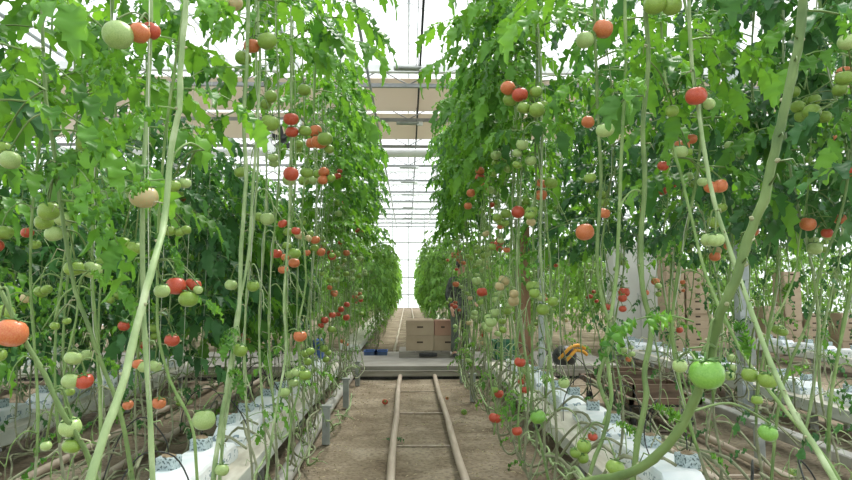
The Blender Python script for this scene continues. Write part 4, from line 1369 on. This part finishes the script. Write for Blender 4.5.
# green crate behind vines
t = thing('plastic_crate', 'dark green plastic crate on the path right of the person', 'crate', (P(510, 300, 11.4).x, 11.4, PZ))
g = MB()
g.box((-.3, -.2, 0), (.3, .2, .02)); g.box((-.3, -.2, .0), (-.28, .2, .30)); g.box((.28, -.2, 0), (.3, .2, .30))
g.box((-.3, -.2, .0), (.3, -.18, .13)); g.box((-.3, -.2, .17), (.3, -.18, .30)); g.box((-.3, .18, 0), (.3, .2, .30))
build('crate_body', g, M['green_plastic'], t)
g = MB(); g.box((-.32, -.22, .30), (.32, -.18, .33)); g.box((-.32, .18, .30), (.32, .22, .33)); g.box((-.32, -.18, .30), (-.28, .18, .33)); g.box((.28, -.18, .30), (.32, .18, .33))
build('rim', g, M['green_plastic'], t)

# blue trays on the path edge at left
for k, px in enumerate((371, 381)):
    t = thing('blue_tray', 'flat dark blue tray on the path left of the rails, %s one' % ('left' if k == 0 else 'right'), 'tray', (P(px, 350, 12.2).x, 12.2, PZ))
    g = MB(); g.box((-.12, -.16, 0), (.12, .16, .012)); g.box((-.12, -.16, .012), (.12, -.15, .07)); g.box((-.12, .15, .012), (.12, .16, .07)); g.box((-.12, -.15, .012), (-.11, .15, .07)); g.box((.11, -.15, .012), (.12, .15, .07))
    build('tray_body', g, M['blue_dark'], t)
    g = MB(); g.box((-.13, -.17, .07), (.13, -.155, .082)); g.box((-.13, .155, .07), (.13, .17, .082)); g.box((-.13, -.155, .07), (-.115, .155, .082)); g.box((.115, -.155, .07), (.13, .155, .082))
    build('rim', g, M['blue'], t)

# blue and black canister at the end of the left row
c_ = P(314, 352, 10.9)
t = thing('sprayer_canister', 'upright blue and black canister behind the left vines', 'canister', (c_.x, 10.9, PZ))
g = MB(); g.box((.0, -.09, 0), (.16, .09, .40), 0, None, .02); build('tank', g, M['blue'], t)
g = MB(); g.box((-.14, -.09, 0), (-.005, .09, .38), 0, None, .02); build('pump_housing', g, M['dark'], t)
g = MB(); g.tube([(-.07, 0, .38), (-.07, 0, .46), (.07, 0, .46), (.07, 0, .40)], .012, 6); build('handle', g, M['dark'], t)

# low wooden trolley in the right-hand aisle, tool bag on it
t = thing('harvest_trolley', 'low brown trolley frame standing in the right-hand aisle', 'trolley', (2.55, 7.3, 0))
g = MB()
for sx in (-.36, .32):
    g.box((sx, -.95, .30), (sx + .04, .95, .36))
for y in (-.95, -.02, .91):
    g.box((-.36, y, .30), (.36, y + .04, .36))
build('frame', g, M['crate_wood'], t)
g = MB(); g.box((-.32, -.90, .27), (.32, .90, .295)); build('deck', g, M['dark'], t)
for sx in (-.31, .27):
    for y in (-.8, .75):
        g = MB(); g.tube([(sx, y, .112), (sx + .04, y, .112)], .06, 14); g.tube([(sx + .005, y, .112), (sx + .005, y, .28)], .012, 5); build('wheel', g, M['dark'], t)
for k, (y, w_) in enumerate(((-.55, .5), (.45, .55))):
    g = MB()
    g.box((-.26, y - .2, .30), (.26, y + .2, .32)); g.box((-.26, y - .2, .32), (-.24, y + .2, .47)); g.box((.24, y - .2, .32), (.26, y + .2, .47)); g.box((-.26, y - .2, .32), (.26, y - .18, .47)); g.box((-.26, y + .18, .32), (.26, y + .2, .47))
    o = build('wooden_crate', g, M['crate_wood'], None, (2.55, 7.3, 0))
    tag(o, 'open reddish wooden crate on the low trolley, the %s one' % ('nearer' if k == 0 else 'farther'), 'crate')
bl = P(563, 328, 8.35)
t = thing('tool_bag', 'black bag with orange straps on the trolley in right-hand aisle', 'bag', (bl.x, 8.3, .47 + .0))
g = MB(); g.lathe([(0, .0), (.12, .0), (.15, .04), (.16, .12), (.12, .19), (.06, .235), (0, .24)], 14); b0 = build('bag_body', g, M['dark'], t)
for k, pts in enumerate((((-.10, -.13, .08), (-.02, -.16, .17), (.06, -.12, .23), (.18, -.06, .245), (.27, 0, .20)), ((-.02, -.155, .06), (.05, -.15, .13), (.12, -.10, .19)), ((.10, -.1, .19), (.22, -.06, .17), (.29, 0, .12)))):
    g = MB(); g.tube(smooth_pts(pts, 4), .022, 6); build('strap', g, M['orange'], t)

# ------------------------------------------------------------------ the person by the boxes
px_ = P(460, 340, 11.5)
t = thing('person', 'person in dark clothes standing with head bowed beside the boxes', 'person', (px_.x, 11.5, PZ), math.radians(200))
# skeleton: local +Y is the facing direction
SK = {
    'pel': ((0, 0, .93), (.135, .10)), 'wai': ((0, 0, 1.07), (.125, .095)), 'che': ((0, .01, 1.27), (.15, .11)), 'nkb': ((0, .02, 1.42), (.075, .065)), 'nck': ((0, .04, 1.49), (.05, .05)),
    'hd1': ((0, .065, 1.57), (.072, .085)), 'hd2': ((0, .075, 1.655), (.078, .092)), 'hd3': ((0, .07, 1.71), (.06, .07)),
    'shL': ((-.17, .01, 1.385), (.055, .055)), 'elL': ((-.235, .02, 1.12), (.04, .04)), 'wrL': ((-.19, .20, .98), (.027, .024)), 'plL': ((-.18, .26, .965), (.036, .016)),
    'shR': ((.17, .01, 1.385), (.055, .055)), 'elR': ((.235, .0, 1.12), (.04, .04)), 'wrR': ((.225, .12, .90), (.027, .024)), 'plR': ((.22, .16, .85), (.018, .036)),
    'hpL': ((-.09, 0, .87), (.09, .09)), 'knL': ((-.10, .03, .48), (.055, .058)), 'anL': ((-.105, .0, .09), (.035, .04)), 'toL': ((-.115, .13, .035), (.042, .03)), 'heL': ((-.105, -.035, .045), (.035, .04)),
    'hpR': ((.09, 0, .87), (.09, .09)), 'knR': ((.10, .01, .48), (.055, .058)), 'anR': ((.105, -.03, .09), (.035, .04)), 'toR': ((.115, .10, .035), (.042, .03)), 'heR': ((.105, -.065, .045), (.035, .04)),
}
SE = [('pel', 'wai'), ('wai', 'che'), ('che', 'nkb'), ('nkb', 'nck'), ('nck', 'hd1'), ('hd1', 'hd2'), ('hd2', 'hd3'), ('che', 'shL'), ('shL', 'elL'), ('elL', 'wrL'), ('wrL', 'plL'), ('che', 'shR'), ('shR', 'elR'), ('elR', 'wrR'), ('wrR', 'plR'),
      ('pel', 'hpL'), ('hpL', 'knL'), ('knL', 'anL'), ('anL', 'toL'), ('anL', 'heL'), ('pel', 'hpR'), ('hpR', 'knR'), ('knR', 'anR'), ('anR', 'toR'), ('anR', 'heR')]
for sd, pl, fw in (('L', Vector((-.18, .26, .965)), Vector((.05, .97, -.22))), ('R', Vector((.22, .16, .85)), Vector((0, .35, -.93)))):
    ac = Vector((1, 0, 0)) if sd == 'L' else Vector((0, .93, .35))
    dn = Vector((0, -.2, -.97)) if sd == 'L' else Vector((-1, 0, 0))
    for q, (o_, L) in enumerate(((-.03, .070), (-.01, .080), (.01, .076), (.03, .060))):
        a = pl + ac * o_ + fw * .035
        b = a + fw * L * .55
        c = b + (fw * .75 + dn * .6).normalized() * L * .5
        for nm, p in (('a', a), ('b', b), ('c', c)):
            SK['f%s%d%s' % (sd, q, nm)] = (tuple(p), (.0095, .0095) if nm != 'c' else (.008, .008))
        SE += [('pl' + sd, 'f%s%da' % (sd, q)), ('f%s%da' % (sd, q), 'f%s%db' % (sd, q)), ('f%s%db' % (sd, q), 'f%s%dc' % (sd, q))]
    a = pl + ac * (.035 if sd == 'L' else .03) - fw * .02
    b = a + (ac * .8 + fw * .6) * .035
    c = b + fw * .03 + dn * .01
    for nm, p in (('a', a), ('b', b), ('c', c)):
        SK['t%s%s' % (sd, nm)] = (tuple(p), (.011, .011))
    SE += [('pl' + sd, 't%sa' % sd), ('t%sa' % sd, 't%sb' % sd), ('t%sb' % sd, 't%sc' % sd)]


def skin(name, keys, edges, m, parent, grow=0.0, tweak=None, sub=2):
    ks = list(keys)
    me = bpy.data.meshes.new(name)
    me.from_pydata([SK[k][0] for k in ks], [(ks.index(a), ks.index(b)) for a, b in edges], [])
    me.materials.append(m)
    o = ob(name, me, parent)
    md = o.modifiers.new('skin', 'SKIN')
    md.use_smooth_shade = True
    if not me.skin_vertices:
        bpy.context.view_layer.objects.active = o
        bpy.ops.mesh.customdata_skin_add() if hasattr(bpy.ops.mesh, 'customdata_skin_add') else None
    if me.skin_vertices:
        for i, k in enumerate(ks):
            r = SK[k][1]
            gr = (tweak or {}).get(k, grow)
            me.skin_vertices[0].data[i].radius = (r[0] + gr, r[1] + gr)
            me.skin_vertices[0].data[i].use_root = (i == 0)
    sb = o.modifiers.new('sub', 'SUBSURF')
    sb.levels = sub; sb.render_levels = sub
    return o


skin('body', list(SK), SE, M['skin'], t, sub=1)
jk = ['wai', 'pel', 'che', 'nkb', 'shL', 'elL', 'wrL', 'shR', 'elR', 'wrR']
skin('jacket', jk, [('pel', 'wai'), ('wai', 'che'), ('che', 'nkb'), ('che', 'shL'), ('shL', 'elL'), ('elL', 'wrL'), ('che', 'shR'), ('shR', 'elR'), ('elR', 'wrR')], M['jacket'], t, .022, {'pel': .035, 'nkb': .012, 'wrL': .012, 'wrR': .012})
tk = ['pel', 'hpL', 'knL', 'anL', 'hpR', 'knR', 'anR']
skin('trousers', tk, [('pel', 'hpL'), ('hpL', 'knL'), ('knL', 'anL'), ('pel', 'hpR'), ('hpR', 'knR'), ('knR', 'anR')], M['trousers'], t, .016, {'anL': .028, 'anR': .028})
for s_ in 'LR':
    skin('boot', ['an' + s_, 'to' + s_, 'he' + s_], [('an' + s_, 'to' + s_), ('an' + s_, 'he' + s_)], M['dark'], t, .008)
g = MB()
g.lathe([(0.0, .118), (.05, .108), (.083, .07), (.094, .02), (.09, -.03), (.078, -.07), (.07, -.085)], 16, (0, 0, 0))
hr = build('hair', g, M['hair'], t, (0, .045, 1.66)); hr.rotation_euler = (-.28, 0, 0); hr.scale = (.97, 1.08, 1)
g = MB()
g.lathe([(0, .02), (.009, .012), (.012, -.005), (.009, -.018), (0, -.022)], 8, (0, .162, 1.625)); build('nose', g, M['skin'], t)
for sx in (-1, 1):
    g = MB(); g.lathe([(0, .010), (.009, .004), (.009, -.004), (0, -.010)], 8, (sx * .03, .156, 1.655)); build('eye', g, M['hair'], t)
    g = MB(); g.lathe([(0, .028), (.010, .018), (.012, -.005), (.007, -.025), (0, -.03)], 8, (sx * .084, .06, 1.635)); build('ear', g, M['skin'], t)
g = MB(); g.box((-.024, .150, 1.585), (.024, .158, 1.593), 0, None, .002); build('mouth', g, M['cardboard_pink'], t)
